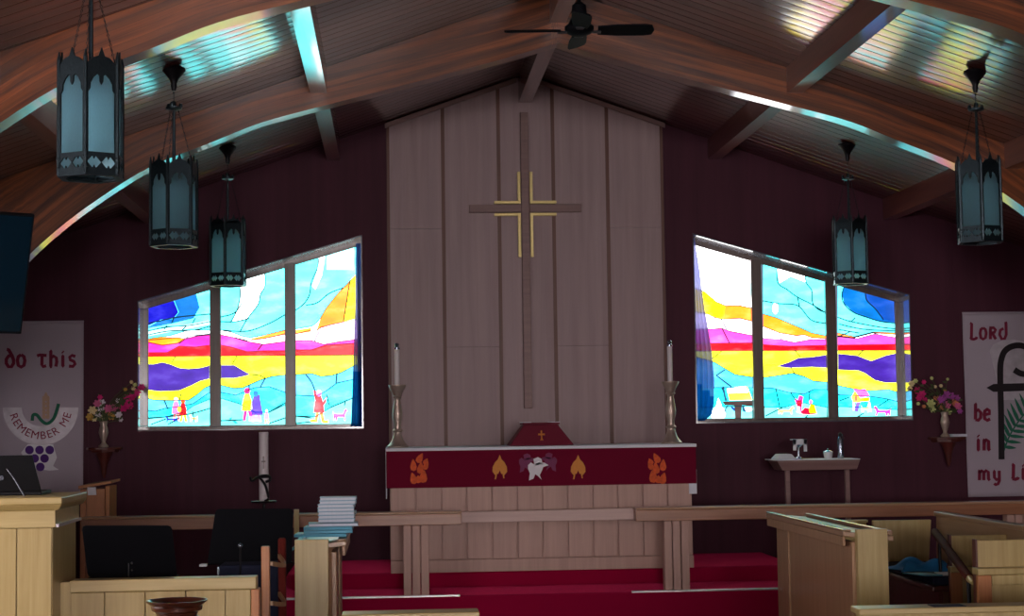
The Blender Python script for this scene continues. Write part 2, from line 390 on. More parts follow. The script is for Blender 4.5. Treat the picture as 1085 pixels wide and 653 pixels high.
# purlins between the arches
bays = [(D(12.25)+AT/2, 0, 'in the bay against the chancel wall'), (D(9.2)+AT/2, D(12.25)-AT/2, 'in the bay before the last arch'), (D(6.15)+AT/2, D(9.2)-AT/2, 'in the bay nearest the camera')]
for (y0, y1, where) in bays:
    for x, side in ((0, 'ridge beam'), (-1.74, 'upper left roof purlin'), (1.74, 'upper right roof purlin'), (-3.36, 'lower left roof purlin'), (3.36, 'lower right roof purlin')):
        h = .26 if x == 0 else .17; wd = .06
        zt = zc(x)
        if x == 0: poly = [(-wd, ZP-h), (wd, ZP-h), (wd, zc(wd)-.002), (0, ZP-.002), (-wd, zc(wd)-.002)]
        else: poly = [(x-wd, min(zc(x-wd), zc(x+wd))-h+.02), (x+wd, min(zc(x-wd), zc(x+wd))-h+.02), (x+wd, zc(x+wd)-.002), (x-wd, zc(x-wd)-.002)]
        o = MB().xz(poly, y0, y1).build('ridge_beam' if x == 0 else 'roof_purlin', M['purlin'])
        tag(o, 'brown wooden %s %s' % (side, where), 'beam', 'roof purlins' if x else 'ridge beams')
# ------------------------------------------------------------------ stained glass windows
DG = 15.62     # depth of the glass
YG = D(DG)
def clip(poly, conv):
    out = poly
    n = len(conv)
    area = sum(conv[i][0]*conv[(i+1) % n][1]-conv[(i+1) % n][0]*conv[i][1] for i in range(n))
    sg = 1 if area > 0 else -1
    for i in range(n):
        a, b_ = conv[i], conv[(i+1) % n]; inp = out; out = []
        if not inp: return []
        def ins(p): return sg*((b_[0]-a[0])*(p[1]-a[1])-(b_[1]-a[1])*(p[0]-a[0])) >= -1e-9
        def inter(p, q):
            d1 = (b_[0]-a[0])*(p[1]-a[1])-(b_[1]-a[1])*(p[0]-a[0]); d2 = (b_[0]-a[0])*(q[1]-a[1])-(b_[1]-a[1])*(q[0]-a[0])
            t = d1/(d1-d2); return (p[0]+(q[0]-p[0])*t, p[1]+(q[1]-p[1])*t)
        for j in range(len(inp)):
            p, q = inp[j-1], inp[j]
            if ins(q):
                if not ins(p): out.append(inter(p, q))
                out.append(q)
            elif ins(p): out.append(inter(p, q))
    r = []
    for p in out:
        if not r or math.hypot(p[0]-r[-1][0], p[1]-r[-1][1]) > .05: r.append(p)
    return r if len(r) > 2 else []
def inside(p, conv):
    s = [((conv[(i+1) % len(conv)][0]-a[0])*(p[1]-a[1])-(conv[(i+1) % len(conv)][1]-a[1])*(p[0]-a[0])) for i, a in enumerate(conv)]
    return all(v >= -.2 for v in s) or all(v <= .2 for v in s)
def fn(pts):
    def f(x):
        if x <= pts[0][0]: return pts[0][1]
        for (a, b_), (c, d) in zip(pts, pts[1:]):
            if x <= c: return b_+(d-b_)*(x-a)/(c-a)
        return pts[-1][1]
    return f
CY_, SKY_, PALE = '48c8d4', '6ccdd2', '6fd8d8'
def build_window(idx, w, panes, bands, pieces, leads, mull):
    root = thing('window_%d' % idx, None, None, ((w['x0']+w['x1'])/2, T/2, w['zb']), kind='structure')
    # casing
    fw = .05; b = MB()
    ya, yb = YG-.02, YG+.04
    x0, x1, zb = w['x0'], w['x1'], w['zb']
    sl = (w['z1']-w['z0'])/(x1-x0)
    def tz(x, o): return w['z0']+sl*(x-x0)-o
    for a, c in ((x0, x0+.055), (x1-.055, x1)): b.xz([(a, zb+.0455), (c, zb+.0455), (c, tz(c, .0605)), (a, tz(a, .0605))], ya, yb)
    b.box(x0, x1, ya, yb, zb, zb+.045)
    b.xz([(x0, w['z0']-.06), (x1, w['z1']-.06), (x1, w['z1']), (x0, w['z0'])], ya, yb)
    b.build('window_frame', M['winframe'], root, bevel=.004)
    b = MB(); t = .012; e = .0
    
    for a, c in ((x0, x0+t), (x1-t, x1)): b.xz([(a, zb+t+.0005), (c, zb+t+.0005), (c, tz(c, t+.0005)), (a, tz(a, t+.0005))], -.001, ya)
    b.box(x0, x1, -.004, ya, zb, zb+t)
    b.xz([(x0, w['z0']-t), (x1, w['z1']-t), (x1, w['z1']), (x0, w['z0'])], -.001, ya)
    b.build('window_reveal', M['reveal'], root)
    sl = (w['z1']-w['z0'])/(x1-x0)
    for px in mull:
        xm = W(px, 360, DG-.05)[0]; zt = w['z0']+sl*(xm-x0)-.03
        MB().box(xm-.05, xm+.05, ya-.025, yb, zb+.03, zt).build('mullion', M['winframe'], root, bevel=.006)
    for pane in panes:
        pts = catmull([(0, 0)], 1) if 0 else None
        mats = []; b = MB()
        def idx_of(c, g):
            m = glass(c, g)
            if m not in mats: mats.append(m)
            return mats.index(m)
        xs0 = min(p[0] for p in pane); xs1 = max(p[0] for p in pane)
        xs = [xs0+(xs1-xs0)*i/28 for i in range(29)]
        Lb = MB()
        def line(pts, r=.0042):
            run = []
            for p in pts:
                if inside(p, pane): X, Z = W(p[0], p[1], DG-.012); run.append((X, YG-.012, Z))
                else:
                    if len(run) > 1: Lb.tube(run, r, 5)
                    run = []
            if len(run) > 1: Lb.tube(run, r, 5)
        for i, (c, g, top, bot) in enumerate(bands):
            ft, fb = fn(top), fn(bot)
            up = [(x, ft(x)) for x in xs]; dn = [(x, max(fb(x), ft(x))) for x in xs]
            # split into runs with real height
            run = []
            for k in range(len(xs)+1):
                if k < len(xs) and (dn[k][1]-up[k][1] > .05): run.append(k)
                else:
                    if len(run) > 1:
                        poly = [up[j] for j in run]+[dn[j] for j in run[::-1]]
                        poly = clip(poly, pane)
                        if poly:
                            b.mi = idx_of(c, g); b.xz([W(p[0], p[1], DG) for p in poly], YG, YG+.006)
                    run = []
            if i: line([(xs0+(xs1-xs0)*q/60, ft(xs0+(xs1-xs0)*q/60)) for q in range(61)], .0045)
        for j, (c, g, poly, ly) in enumerate(pieces):
            q = clip(poly, pane)
            if q:
                b.mi = idx_of(c, g); b.xz([W(p[0], p[1], DG) for p in q], YG-.003*ly, YG-.0002)
        for l in leads:
            pts = catmull(l, 8)
            line(pts, .0058)
        o = b.build('glass_pane', mats, root)
        line([], 0)
        if len(Lb.bm.verts): Lb.build('leading', M['lead'], o)
        else: Lb.bm.free()
    return root
M['lead'] = pbr('lead_came', '1e5c72', .5)
BOT = [(0, 470), (1085, 470)]
TOP = [(0, 200), (1085, 200)]
# ---- left window
A = [(153, 360), (165, 358), (180, 356), (200, 350), (222, 350), (234, 350), (245, 352), (258, 357), (266, 358), (285, 354), (302, 350), (313, 349), (330, 346), (335, 343), (339, 338), (346, 326), (358, 311), (376, 293)]
B_ = [(153, 361), (175, 359), (185, 358), (197, 358), (203, 356), (222, 354), (234, 355), (245, 357), (262, 361), (280, 359), (302, 354), (313, 354), (330, 350), (334, 352), (340, 347), (352, 344), (376, 339)]
C_ = [(153, 362), (172, 366), (188, 364), (197, 359), (210, 356), (222, 355), (234, 355), (245, 357), (262, 362), (279, 365), (302, 362), (313, 361), (330, 361), (343, 365), (360, 362), (376, 360)]
E_ = [(153, 374), (177, 374), (190, 367), (207, 368), (222, 366), (234, 366), (245, 368), (262, 373), (280, 372), (302, 372), (313, 371), (330, 371), (345, 366), (376, 364)]
Yt = [(153, 378), (376, 376.5)]
Pt = [(153, 386), (163, 386), (172, 384), (180, 386), (190, 390), (200, 391), (212, 390), (222, 387.5), (234, 387), (248, 387), (258, 393), (265, 397)]
Pb = [(153, 413), (170, 415), (190, 414), (202, 409), (212, 404), (222, 401.5), (234, 401), (248, 401), (258, 399), (265, 397)]
Tt = [(153, 421), (163, 424), (182, 424.5), (200, 424), (209, 418), (217, 411), (222, 409), (233, 408), (248, 411.5), (257, 411), (275, 403), (288, 399), (302, 397.5), (314, 397), (331, 396), (340, 399), (351, 398), (361, 395), (376, 387)]
Mt = [(153, 435), (165, 436), (175, 433), (190, 431), (205, 428), (222, 416), (234, 416), (250, 419), (270, 411), (285, 410), (302, 416), (313, 419), (335, 420), (345, 415), (357, 406), (376, 402)]
Bt = [(153, 443), (175, 442), (195, 437), (205, 430), (222, 423), (234, 422), (254, 428), (270, 437), (285, 437), (302, 429), (313, 441), (335, 441.5), (350, 432), (376, 421)]
def cross(a): return a
bandsL = [('74d4d6', .95, TOP, A), ('e8f0f0', 1, A, B_), ('f4dcf0', 1.05, B_, C_), ('cf4aa0', .8, C_, E_), ('e0183c', .75, E_, Yt), ('eaf03c', .85, Yt, Tt), ('64b4cc', .75, Tt, Mt), ('40d4dc', .8, Mt, Bt), ('7ed6d6', .8, Bt, BOT)]
def blob(cx, cy, rx, ry, n=14): return [(cx+rx*math.cos(2*math.pi*i/n), cy+ry*math.sin(2*math.pi*i/n)) for i in range(n)]
def off(pts, ox, oy, s): return [(ox+x/s, oy+y/s) for x, y in pts]
def person(px, foot, h, body, legs, head, lean=0, hood=None):
    w = h*.17
    out = [(legs, .85, [(px-w*.8, foot), (px-w*.3, foot), (px+w*.05, foot-h*.35), (px+w*.5, foot), (px+w*1.1, foot), (px+w*.6, foot-h*.42), (px-w*.5, foot-h*.42)], 1.5),
           (body, .8, [(px-w, foot-h*.3), (px+w, foot-h*.3), (px+w*.8+lean, foot-h*.6), (px+w*.4+lean, foot-h*.82), (px-w*.4+lean, foot-h*.82), (px-w*.8+lean, foot-h*.6)], 2),
           (head, .8, blob(px+lean, foot-h*.9, h*.09, h*.1, 10), 2.6)]
    return out
def beast(px, foot, ln, h, c, d=1):
    q = [(-.5, .45), (-.58, .8), (-.48, .62), (-.3, .55), (.2, .55), (.36, .95), (.44, 1.02), (.5, .85), (.56, .78), (.42, .68), (.36, .4), (.4, 0), (.32, 0), (.26, .3), (-.2, .3), (-.26, 0), (-.34, 0), (-.36, .3), (-.46, 0), (-.52, .02)]
    return [(c, .85, [(px+d*x*ln, foot-y*h) for x, y in q], 2)]
pcL = []
pcL += [('0c10dc', .69, [(150, 300), (184, 300), (184, 318), (189, 331), (184, 337.5), (170, 339), (152, 348)], 1), ('0a90f6', .69, [(184, 300), (207, 300), (208, 312), (211.5, 326), (205, 337.6), (182, 343), (152, 349), (170, 339.5), (184, 338), (189.5, 331), (184.5, 318)], .9)]
pcL += [('dff4f2', .95, [(281, 280), (281, 302), (276, 312), (273, 323), (262, 338), (246, 341.5), (252, 329), (254, 314), (253.6, 280)], 1), ('fbffff', 1.1, [(337, 262), (346, 260), (343, 280), (341, 292), (334, 307), (331, 303), (337, 285)], 1)]
pcL += [('b4e6e6', .95, [(347, 262), (375, 255), (375, 286), (346, 286)], .8), ('c0f0f0', .9, [(153, 352), (222, 340), (222, 344), (153, 357)], .8)]
pcL += [('ffa840', .75, [(153, 361), (163, 358.5), (176, 357.2), (196, 359), (188, 364), (172, 366), (153, 362.5)], 1)]
pcL += [('ffa850', .75, [(266, 359), (281, 355.5), (302, 350.5), (302, 355), (285, 358.5), (266, 361)], 1), ('ffb050', .8, [(313, 350), (330, 347.5), (329, 352), (313, 354.5)], 1)]
pcL += [('ffa030', .75, [(335, 351.5), (339, 339), (346, 326), (358, 311), (371, 297), (363.5, 341), (350, 345), (340, 348)], 1), ('f4ec28', .85, [(371, 297), (377, 291), (377, 338), (364, 341)], 1)]
pcL += [('5a34c8', .65, Pt+Pb[::-1], 1)]
pcL += person(186.5, 446, 25, 'f090c8', 'f8a8a0', 'fbe0e4')+person(194, 447, 24, 'e02038', 'f4dc30', 'f07828')+[('f8e860', .9, blob(190, 434, 2, 3), 3)]
pcL += beast(181.5, 447.5, 13, 7, '2a48c8', -1)+beast(205, 447, 8, 8, 'f8e488', -1)
pcL += person(262, 446, 35, 'e8ec10', 'd84890', 'e03890')+person(271, 447, 33, '6a54cc', 'd8a0ec', '2878a8')+[('6a54cc', .8, [(266, 440), (279, 440), (276, 425), (275, 418), (270, 420)], 2.2), ('d8a0ec', .85, [(264, 441), (276, 441), (276, 446.5), (264, 446.5)], 2.4)]
pcL += person(282.5, 449, 15, 'd8a0e0', 'f0e060', 'f8f4e0')+[('1c8890', .8, [(242, 447), (243.5, 443), (246, 442.5), (244.5, 446)], 1.5), ('1c8890', .8, [(246, 446), (249, 445), (252, 449), (249, 449)], 1.5)]
pcL += person(338, 447.5, 34, 'e82048', 'e89050', 'd890d8')+[('e82048', .8, [(341, 428), (346.5, 420), (345, 427), (341, 432)], 2.3), ('e82048', .8, [(332, 414), (336, 415), (338, 422), (334, 424)], 2.4), ('f8e020', .9, [(328.5, 445), (334, 444), (334, 447.5), (328.5, 447.5)], 2.5), ('f8e020', .9, [(342, 446), (348, 445), (348, 448.5), (342, 448.5)], 2.5)]
pcL += beast(360.5, 446, 14, 13, 'd05a90', 1)
ldL = [[(153, 344), (170, 340), (190, 336), (222, 333)], [(182, 343), (184, 337)], [(153, 352), (175, 347), (200, 345), (222, 341)], [(153, 356), (178, 351), (205, 350), (222, 346)], [(174, 349), (177, 345)], [(193, 350), (197, 346)], [(204, 343), (207, 337)],
       [(280, 284), (281, 302), (276, 312), (273.5, 322.6), (262, 338), (254, 352)], [(253.6, 300), (254.5, 314), (251, 329), (244, 342)], [(234, 336), (248, 332), (256, 322)], [(234, 341), (249, 341), (264, 337.6)], [(236, 350), (262, 351), (285, 343), (302, 333.6)],
       [(337, 268), (337, 282), (330, 299), (328, 312), (322, 322), (313, 329)], [(324, 323.5), (336, 321), (349, 311), (364, 305)], [(371, 297), (364, 341)], [(190, 364), (196, 359)], [(278, 365), (273, 371)], [(333, 362), (338, 352)],
       [(182, 384), (186, 378)], [(246, 386), (251, 378)], [(264, 397), (275, 398), (281, 401)], [(190, 424), (192, 417)], [(174, 424), (178, 434)], [(153, 444), (175, 442), (200, 439), (222, 433)], [(160, 450), (176, 444)], [(178, 450), (190, 443)], [(204, 436), (206, 447)], [(281, 401), (276, 410)], [(264, 408), (264, 413)], [(285, 437), (302, 427)], [(234, 446), (258, 445)], [(285, 449), (302, 443)],
       [(324, 397), (330, 405), (334, 415)], [(357, 396), (356, 406)], [(346, 418), (349, 430)], [(313, 441), (330, 443)], [(350, 432), (376, 421)], [(313, 449), (330, 447)], [(365, 430), (366, 424)]]
panesL = [[(153, 322.5), (222, 305.5), (222, 451.5), (153, 452)], [(234, 301.5), (302, 282.5), (302, 451), (234, 451.3)], [(313, 279.5), (382, 259.5), (382, 450.5), (313, 451)]]
build_window(1, WINL, panesL, bandsL, pcL, ldL, (228, 307.5))
# ---- right window
A = [(735, 305), (746, 309), (759, 320), (769, 324), (784, 324), (798, 327), (809, 333), (823, 337), (844, 346), (860, 353), (875, 356), (888, 353), (905, 357), (925, 352), (955, 353)]
B_ = [(735, 330), (750, 333), (758, 337), (767, 338.5), (784, 337.5), (798, 341), (811, 347), (826, 353), (844, 356), (852, 355), (860, 358), (876, 359), (888, 356), (905, 358), (925, 353), (955, 355)]
C_ = [(735, 349), (753, 349), (765, 348), (773, 351), (799, 356), (811, 359), (828, 360), (842, 363), (858, 360), (876, 360), (889, 357), (908, 359), (927, 354), (955, 359)]
E_ = [(735, 364), (755, 364), (799, 363.5), (811, 365.5), (836, 367), (877, 366), (955, 365)]
Yt = [(735, 372), (955, 371.3)]
P1 = [(824, 388), (836, 384), (846, 379.4), (860, 378.5), (877, 376), (889, 375), (908, 377), (923, 382.6), (938, 377), (956, 373)]
P2 = [(824, 388.5), (836, 390), (860, 389), (877, 390), (889, 392), (910, 393), (916, 395.4), (927, 403), (938, 405.7), (956, 405.7)]
Tt = [(735, 378), (757, 384), (767, 390), (779, 397), (799, 400), (811, 400), (825, 398), (840, 395.5), (852, 399), (862, 404), (877, 405), (890, 409), (902, 411.5), (919, 414), (942, 413), (956, 417)]
Mt = [(735, 411), (799, 411), (811, 411.5), (818, 411.5), (835, 416), (852, 418), (862, 413), (877, 413), (890, 419), (904, 419), (921, 420), (940, 423), (956, 427)]
Bt = [(735, 432), (799, 430), (811, 431.7), (832, 431.7), (844, 427.6), (852, 427), (877, 432), (890, 431), (919, 432), (956, 434.5)]
bandsR = [('74d4d6', .95, TOP, A), ('ffa648', .75, A, B_), ('faf2fa', 1.05, B_, C_), ('dc66b4', .85, C_, E_), ('e0103c', .75, E_, Yt), ('eef050', .88, Yt, Tt), ('64b4cc', .75, Tt, Mt), ('40d4dc', .8, Mt, Bt), ('84d8d6', .8, Bt, BOT)]
pcR = [('ffffff', 1.35, [(730, 240), (797, 260), (797, 326), (784, 323.5), (769, 323.5), (759, 320), (746, 309), (730, 304)], 1), ('fff020', .9, [(735, 306), (746, 309.5), (759, 321), (768, 325), (766, 338), (750, 333), (735, 331)], 1.2),  # first piece: overexposed sky brightness put in as white glass
       ('b4dcdc', .9, [(797, 300), (797, 316), (790, 312), (782, 300), (786, 299)], 1.4), ('ffffff', 1.2, [(823, 281), (853, 288), (853, 299), (838, 293), (826, 300)], 1), ('ffffff', 1.3, blob(821.5, 327, 3, 6), 1.2),
       ('0a90f6', .69, [(896, 295), (892, 312), (894.6, 322), (904, 331), (917, 336), (934, 341), (956, 343), (956, 300)], 1), ('1464dc', .66, [(917, 295), (917.5, 317), (927.5, 327.5), (936, 339), (956, 342.5), (956, 300)], 1.5),
       ('5a34c8', .65, P1+P2[::-1], 1)]
# manger in the left light, figure beside it, its blown-out brightness put in as white
pcR += [('ffffff', 1.2, [(761, 422), (763, 426), (765, 431), (769, 436), (768, 442), (764, 445), (756, 445), (753, 440), (755, 435), (759, 430)], 1.5), ('f4f060', 1, [(770, 412), (792, 410), (797, 424), (773, 424.5)], 2), ('ffffff', 1.1, [(771, 411), (790, 409.5), (793, 416), (772, 417)], 2.2),
        ('7a5c58', .3, [(765, 425.5), (801, 424.5), (801, 427.5), (797, 430), (786, 429.5), (785, 445), (779, 445), (778, 430), (768, 429.5)], 2.4), ('ffffff', 1.1, blob(792, 434, 5, 2.6), 1.6),
        ('1a6ca0', .6, [(764, 411), (767, 409.5), (769, 420), (771, 425), (768, 425), (766, 416)], 2.2), ('1a6ca0', .6, [(770, 430), (772, 430), (769, 434), (769, 438), (767, 436)], 2.2), ('2050d0', .6, [(774, 430), (779, 433), (778, 436), (775, 433)], 2.2), ('1a6ca0', .6, [(786, 430), (788, 430), (791, 437), (787, 436)], 2.2)]
pcR += beast(833, 439, 16, 8, 'f4ec90', 1)+[('e05898', .85, [(841, 421), (845, 424), (847, 419), (851, 420.5), (850, 427), (849, 438), (845, 437), (844, 429)], 2), ('e82050', .8, [(844, 425), (849, 424), (849, 431), (845, 431)], 2.5),
        ('ec2858', .8, [(848, 437), (853, 432), (862, 434), (866, 438.5), (858, 439.5), (850, 439)], 2), ('f4f018', .9, [(857, 434), (859, 427), (863, 430), (865, 437), (858, 438)], 2.3), ('e08cc8', .85, blob(859, 426, 1.8, 2.2), 2.5), ('f8f8ff', 1, [(845, 431), (847, 431), (848, 438), (844, 437)], 2.2)]
pcR += [('e07ad0', .85, [(904.5, 412.5), (917, 412.5), (921.5, 420), (911, 421.5), (905, 413.5)], 2), ('f0b010', .9, [(902, 421), (906, 414), (911, 421.5), (911, 427), (904, 426.5)], 2), ('f8d820', .9, [(911, 422), (921, 421), (921, 425), (911, 426)], 2), ('e06010', .8, [(905.5, 420), (908, 420), (908, 425), (905.5, 425)], 2.4),
        ('7a60d0', .8, [(907, 427), (911.5, 426.5), (909, 436.5), (905, 436)], 2.2), ('f8fff8', .95, [(903.5, 427), (905.5, 427), (905.5, 435), (903.5, 435)], 2.2), ('f8ffe0', .95, [(920, 426), (921.5, 426), (923.5, 436), (921.5, 436)], 2.2)]
pcR += beast(917, 437, 8, 9, 'f0f0a0', 1)+beast(934.5, 440.5, 17, 10, 'e060b0', -1)
ldR = [[(823.6, 278), (824, 299), (834, 307), (845, 315), (860, 322.6), (877, 333)], [(809, 319), (826, 322), (840, 322.6), (848, 326), (860, 339.5), (877, 343)], [(853, 286), (854, 299), (860, 308), (861, 321), (867, 328), (877, 332)], [(845, 315), (847, 325)],
       [(896, 300), (892, 312), (894.6, 322.5), (904, 331), (917, 336), (934, 341), (955, 343)], [(917, 303), (918, 317.5), (927.5, 327.5), (936, 339)], [(887, 336), (902, 341), (934, 347), (955, 349)], [(887, 343), (915, 349), (955, 351)], [(902, 341), (906, 337)], [(887, 349), (910, 353)],
       [(764, 338), (770, 349)], [(765, 348), (773, 364)], [(826, 354), (828, 360)], [(888, 357), (900, 352)], [(755, 380), (765, 372)], [(848, 378), (842, 371)], [(811, 387), (825, 387)], [(838, 390), (842, 396)], [(909, 377), (915, 371)], [(759, 398), (768, 392)], [(759, 398), (775, 410)], [(822, 412), (826, 431)], [(838, 417), (843, 424)], [(811, 441), (829, 432)], [(858, 415), (857, 425)], [(884, 427), (900, 421)], [(930, 431), (941, 424)], [(905, 444), (915, 438)], [(852, 444), (856, 440)]]
panesR = [[(735, 256), (797, 273.5), (797, 445.5), (735, 446)], [(809, 277), (876, 295.5), (876, 444), (809, 445)], [(888, 299.5), (953, 317.5), (953, 443), (888, 443.5)]]
build_window(2, WINR, panesR, bandsR, pcR, ldR, (803, 881.5))
# curtains drawn to the inner side of each window
def curtain(name, label, px_l, px_r, d, mats, split):
    """edges given as pixel polylines at depth d; folds run down the cloth"""
    fl, fr = fn([(y, x) for x, y in px_l]), fn([(y, x) for x, y in px_r])
    y0 = px_l[0][1]; y1 = px_l[-1][1]
    b = MB(); rows = 30; cols = 14; g = []; 
    for i in range(rows+1):
        py = y0+(y1-y0)*i/rows; r = []
        for j in range(cols+1):
            px = fl(py)+(fr(py)-fl(py))*j/cols
            X, Z = W(px, py, d); r.append(b.bm.verts.new((X, D(d)+.022*math.sin(j*1.9+i*.05)*min(1, .4+i/rows), Z)))
        g.append(r)
    for i in range(rows):
        for j in range(cols):
            f = b.bm.faces.new([g[i][j], g[i][j+1], g[i+1][j+1], g[i+1][j]]); py = y0+(y1-y0)*(i+.5)/rows; px = fl(py)+(fr(py)-fl(py))*(j+.5)/cols
            f.material_index = 1 if py > split(px) else 0
    o = b.build(name, mats, smooth=True)
    s = o.modifiers.new('cloth', 'SOLIDIFY'); s.thickness = .0015
    return tag(o, label, 'curtain')
curtain('window_curtain', 'narrow sheer curtain hanging at the right edge of the left stained glass window', [(377, 258), (376, 330), (374, 400), (372, 452)], [(383.5, 258), (383.5, 452)], 15.42, [M['sheer'], M['bluesheer']], lambda px: 395)
curtain('window_curtain', 'sheer curtain gathered at the left edge of the right stained window, blue at its foot', [(734, 252), (734, 446)], [(736, 252), (741, 282), (744, 307), (748, 333), (752, 356), (755, 376), (757, 400), (757, 425), (754, 441), (746, 446)], 15.42, [M['sheer'], M['bluesheer']], lambda px: 402+(px-735)*.9)
# ------------------------------------------------------------------ pale centre panel behind the altar
xe = [-1.25, -.755, -.25, .245, .74, 1.24]
r = thing('wall_panel', 'tall gabled panel of five pale boards with dark battens behind the altar', 'wall panel', (0, -.03, .4))
for i, (a, c) in enumerate(zip(xe, xe[1:])):
    cuts = [.41]+({0: [3.36], 1: [2.29], 3: [2.29], 4: [3.36]}.get(i, []))+[None]
    for z0, z1 in zip(cuts, cuts[1:]):
        a2, c2 = a+.002, c-.002
        if z1 is None:
            top = [(c2, zc(c2)-.012), (a2, zc(a2)-.012)] if a*c > 0 else [(c2, zc(c2)-.012), (0, ZP-.012), (a2, zc(a2)-.012)]
            MB().xz([(a2, z0), (c2, z0)]+top, -.045, -.001).build('board', M['ply'], r)
        else: MB().box(a2, c2, -.045, -.001, z0, z1-.004).build('board', M['ply'], r)
for x in xe:
    w_ = .013 if abs(x) > 1 else .016
    MB().xz([(x-w_, .41), (x+w_, .41), (x+w_, zc(x+w_)-.02), (x-w_, zc(x-w_)-.02)], -.062, -.0455).build('batten', M['batten'], r)
for s in (-1, 1):
    b = MB().xz([(s*.08, zc(.08)-.055), (s*1.275, zc(1.275)-.055), (s*1.275, zc(1.275)-.01), (s*.08, zc(.08)-.01)], -.085, -.0625); b.build('top_trim', M['trim'], r, bevel=.004)
# ------------------------------------------------------------------ cross
yc = -.066
def xw(px, py): return W(px, py, 15.3-.1)
r = thing('wall_cross', 'large pale wooden cross with gilt angle strips at its crossing, on the centre panel', 'cross', (.0, yc, 1.75))
zt = xw(553, 119)[1]; zb = xw(561, 433)[1]; xc = (xw(555.5, 200)[0]+xw(560, 400)[0])/2
xl, za = xw(497, 222); xr, _ = xw(616, 220)
zarm = (xw(497, 222)[1]+xw(616, 220)[1])/2
MB().box(xc-.036, xc+.036, yc-.05, yc, zb, zt).build('upright', M['trim'], r, bevel=.004)
MB().box(xl, xc-.037, yc-.05, yc-.0, zarm-.035, zarm+.035).box(xc+.037, xr, yc-.05, yc, zarm-.035, zarm+.035).build('crossbar', M['trim'], r, bevel=.004)
for sx in (-1, 1):
    for sz in (-1, 1):
        e = .026; x0 = xc+sx*.042; z0 = zarm+sz*.042; hl = .24; vl = .29 if sz > 0 else .40
        L_ = [(x0, z0), (x0+sx*hl, z0), (x0+sx*hl, z0+sz*e), (x0+sx*(e+.001), z0+sz*e), (x0+sx*(e+.001), z0+sz*vl), (x0, z0+sz*vl)]
        tag(MB().xz(L_, yc-.055, yc-.012).build('gilt_angle', M['gold'], r, bevel=.003), 'gilt angle strip')

# ------------------------------------------------------------------ altar
ZA = .40; AX0, AX1 = -1.255, 1.215; AY0, AY1 = D(13.86), D(14.66); AZ = 1.405
r = thing('altar', 'wide altar of pale vertical boards under the red and white cloths', 'altar', (0, (AY0+AY1)/2, ZA))
MB().box(AX0, AX1, AY0+.026, AY1, ZA+.0, AZ-.05).build('body', M['altar'], r)
n = 12; bw = (AX1-AX0)/n
for i in range(n): MB().box(AX0+i*bw+.007, AX0+(i+1)*bw-.007, AY0, AY0+.025, ZA+.105, AZ-.05).build('front_board', M['altar'], r, bevel=.003)
MB().box(AX0, AX1, AY0-.012, AY0+.025, ZA, ZA+.10).build('plinth', M['altar'], r, bevel=.003)
MB().box(AX0-.02, AX1+.02, AY0-.02, AY1+.02, AZ-.049, AZ-.012).build('tabletop', M['altar'], r, bevel=.003)
b = MB(); b.box(AX0-.034, AX1+.034, AY0-.050, AY1+.024, AZ-.011, AZ+.003); b.box(AX0-.034, AX1+.034, AY0-.052, AY0-.044, AZ-.022, AZ+.003); b.box(AX1-.032, AX1+.034, AY0-.034, AY0-.028, 1.0, 1.2)
for s, x in ((-1, AX0-.034), (1, AX1+.026)): b.box(x, x+.008, AY0-.02, AY1+.02, 1.0, AZ+.003)
tag(b.build('altar_cloth', M['linen'], bevel=.002), 'white linen altar cloth with its ends hanging over both sides of the altar', 'cloth')
fr = thing('altar_frontal', 'crimson altar frontal with flames, doves and golden leaves', 'cloth', (0, AY0-.04, 1.09))
MB().box(AX0-.03, AX1+.03, AY0-.042, AY0-.036, 1.085, AZ-.0125).build('cloth', M['red'], fr)
ys = AY0-.0425
def emb(polys, name, mat, par, d=13.82, y=None, depth=.004, lab=None):
    b = MB(); y = ys if y is None else y
    for q in polys: b.xz([W(p[0], p[1], d) for p in q], y-depth, y)
    o = b.build(name, mat, par)
    if lab: o['label'] = lab
    return o
def petal(cx, cy, l, w, ang, n=10):
    c, s = math.cos(ang), math.sin(ang); out = []
    for i in range(n):
        t = 2*math.pi*i/n; u = l*.5*math.cos(t); v = w*.5*math.sin(t)*(1-.55*math.cos(t))
        out.append((cx+u*c-v*s, cy+u*s+v*c))
    return out
def s2(pts, ox, oy, s): return [(ox+x/s, oy+y/s) for x, y in pts]
up = -math.pi/2
for mir, cx in ((1, 444.0), (-1, 696.5)):
    Q = [(1, -11.5, 11, 5.5, up+.5), (7, -8, 7, 3.5, up+.6), (-6, -4, 12, 5.5, up-.05), (1.5, -1, 12, 5.5, up+.15), (7.5, -4, 10, 4.5, up+.35), (-6, 10, 12, 6, up-.25), (4.5, 8, 13, 7, up+.12), (-1, 11, 8, 5, up)]
    for j, (dx, dy, l, w_, a) in enumerate(Q):
        b = MB(); q = petal(cx+mir*dx, 497+dy, l*1.05, w_*1.15, up+(a-up)*mir); b.xz([W(p[0], p[1], 13.82) for p in q], ys-.003-.0006*j, ys); b.build('flame_petal', M['flame'], fr)
for cx in (529.5, 612.5):
    emb([[(cx, 482), (cx+2, 487), (cx+5, 490), (cx+7.5, 495), (cx+7.8, 500), (cx+5, 503.5), (cx+1.5, 502), (cx, 498.5), (cx-1.5, 502), (cx-5, 503.5), (cx-7.8, 500), (cx-7.5, 495), (cx-5, 490), (cx-2, 487)], [(cx-4.5, 503), (cx-3, 503), (cx-4, 508), (cx-5.5, 508)], [(cx+3, 503), (cx+4.5, 503), (cx+5, 507), (cx+3.8, 507)]], 'leaf_emblem', M['leaf'], fr)
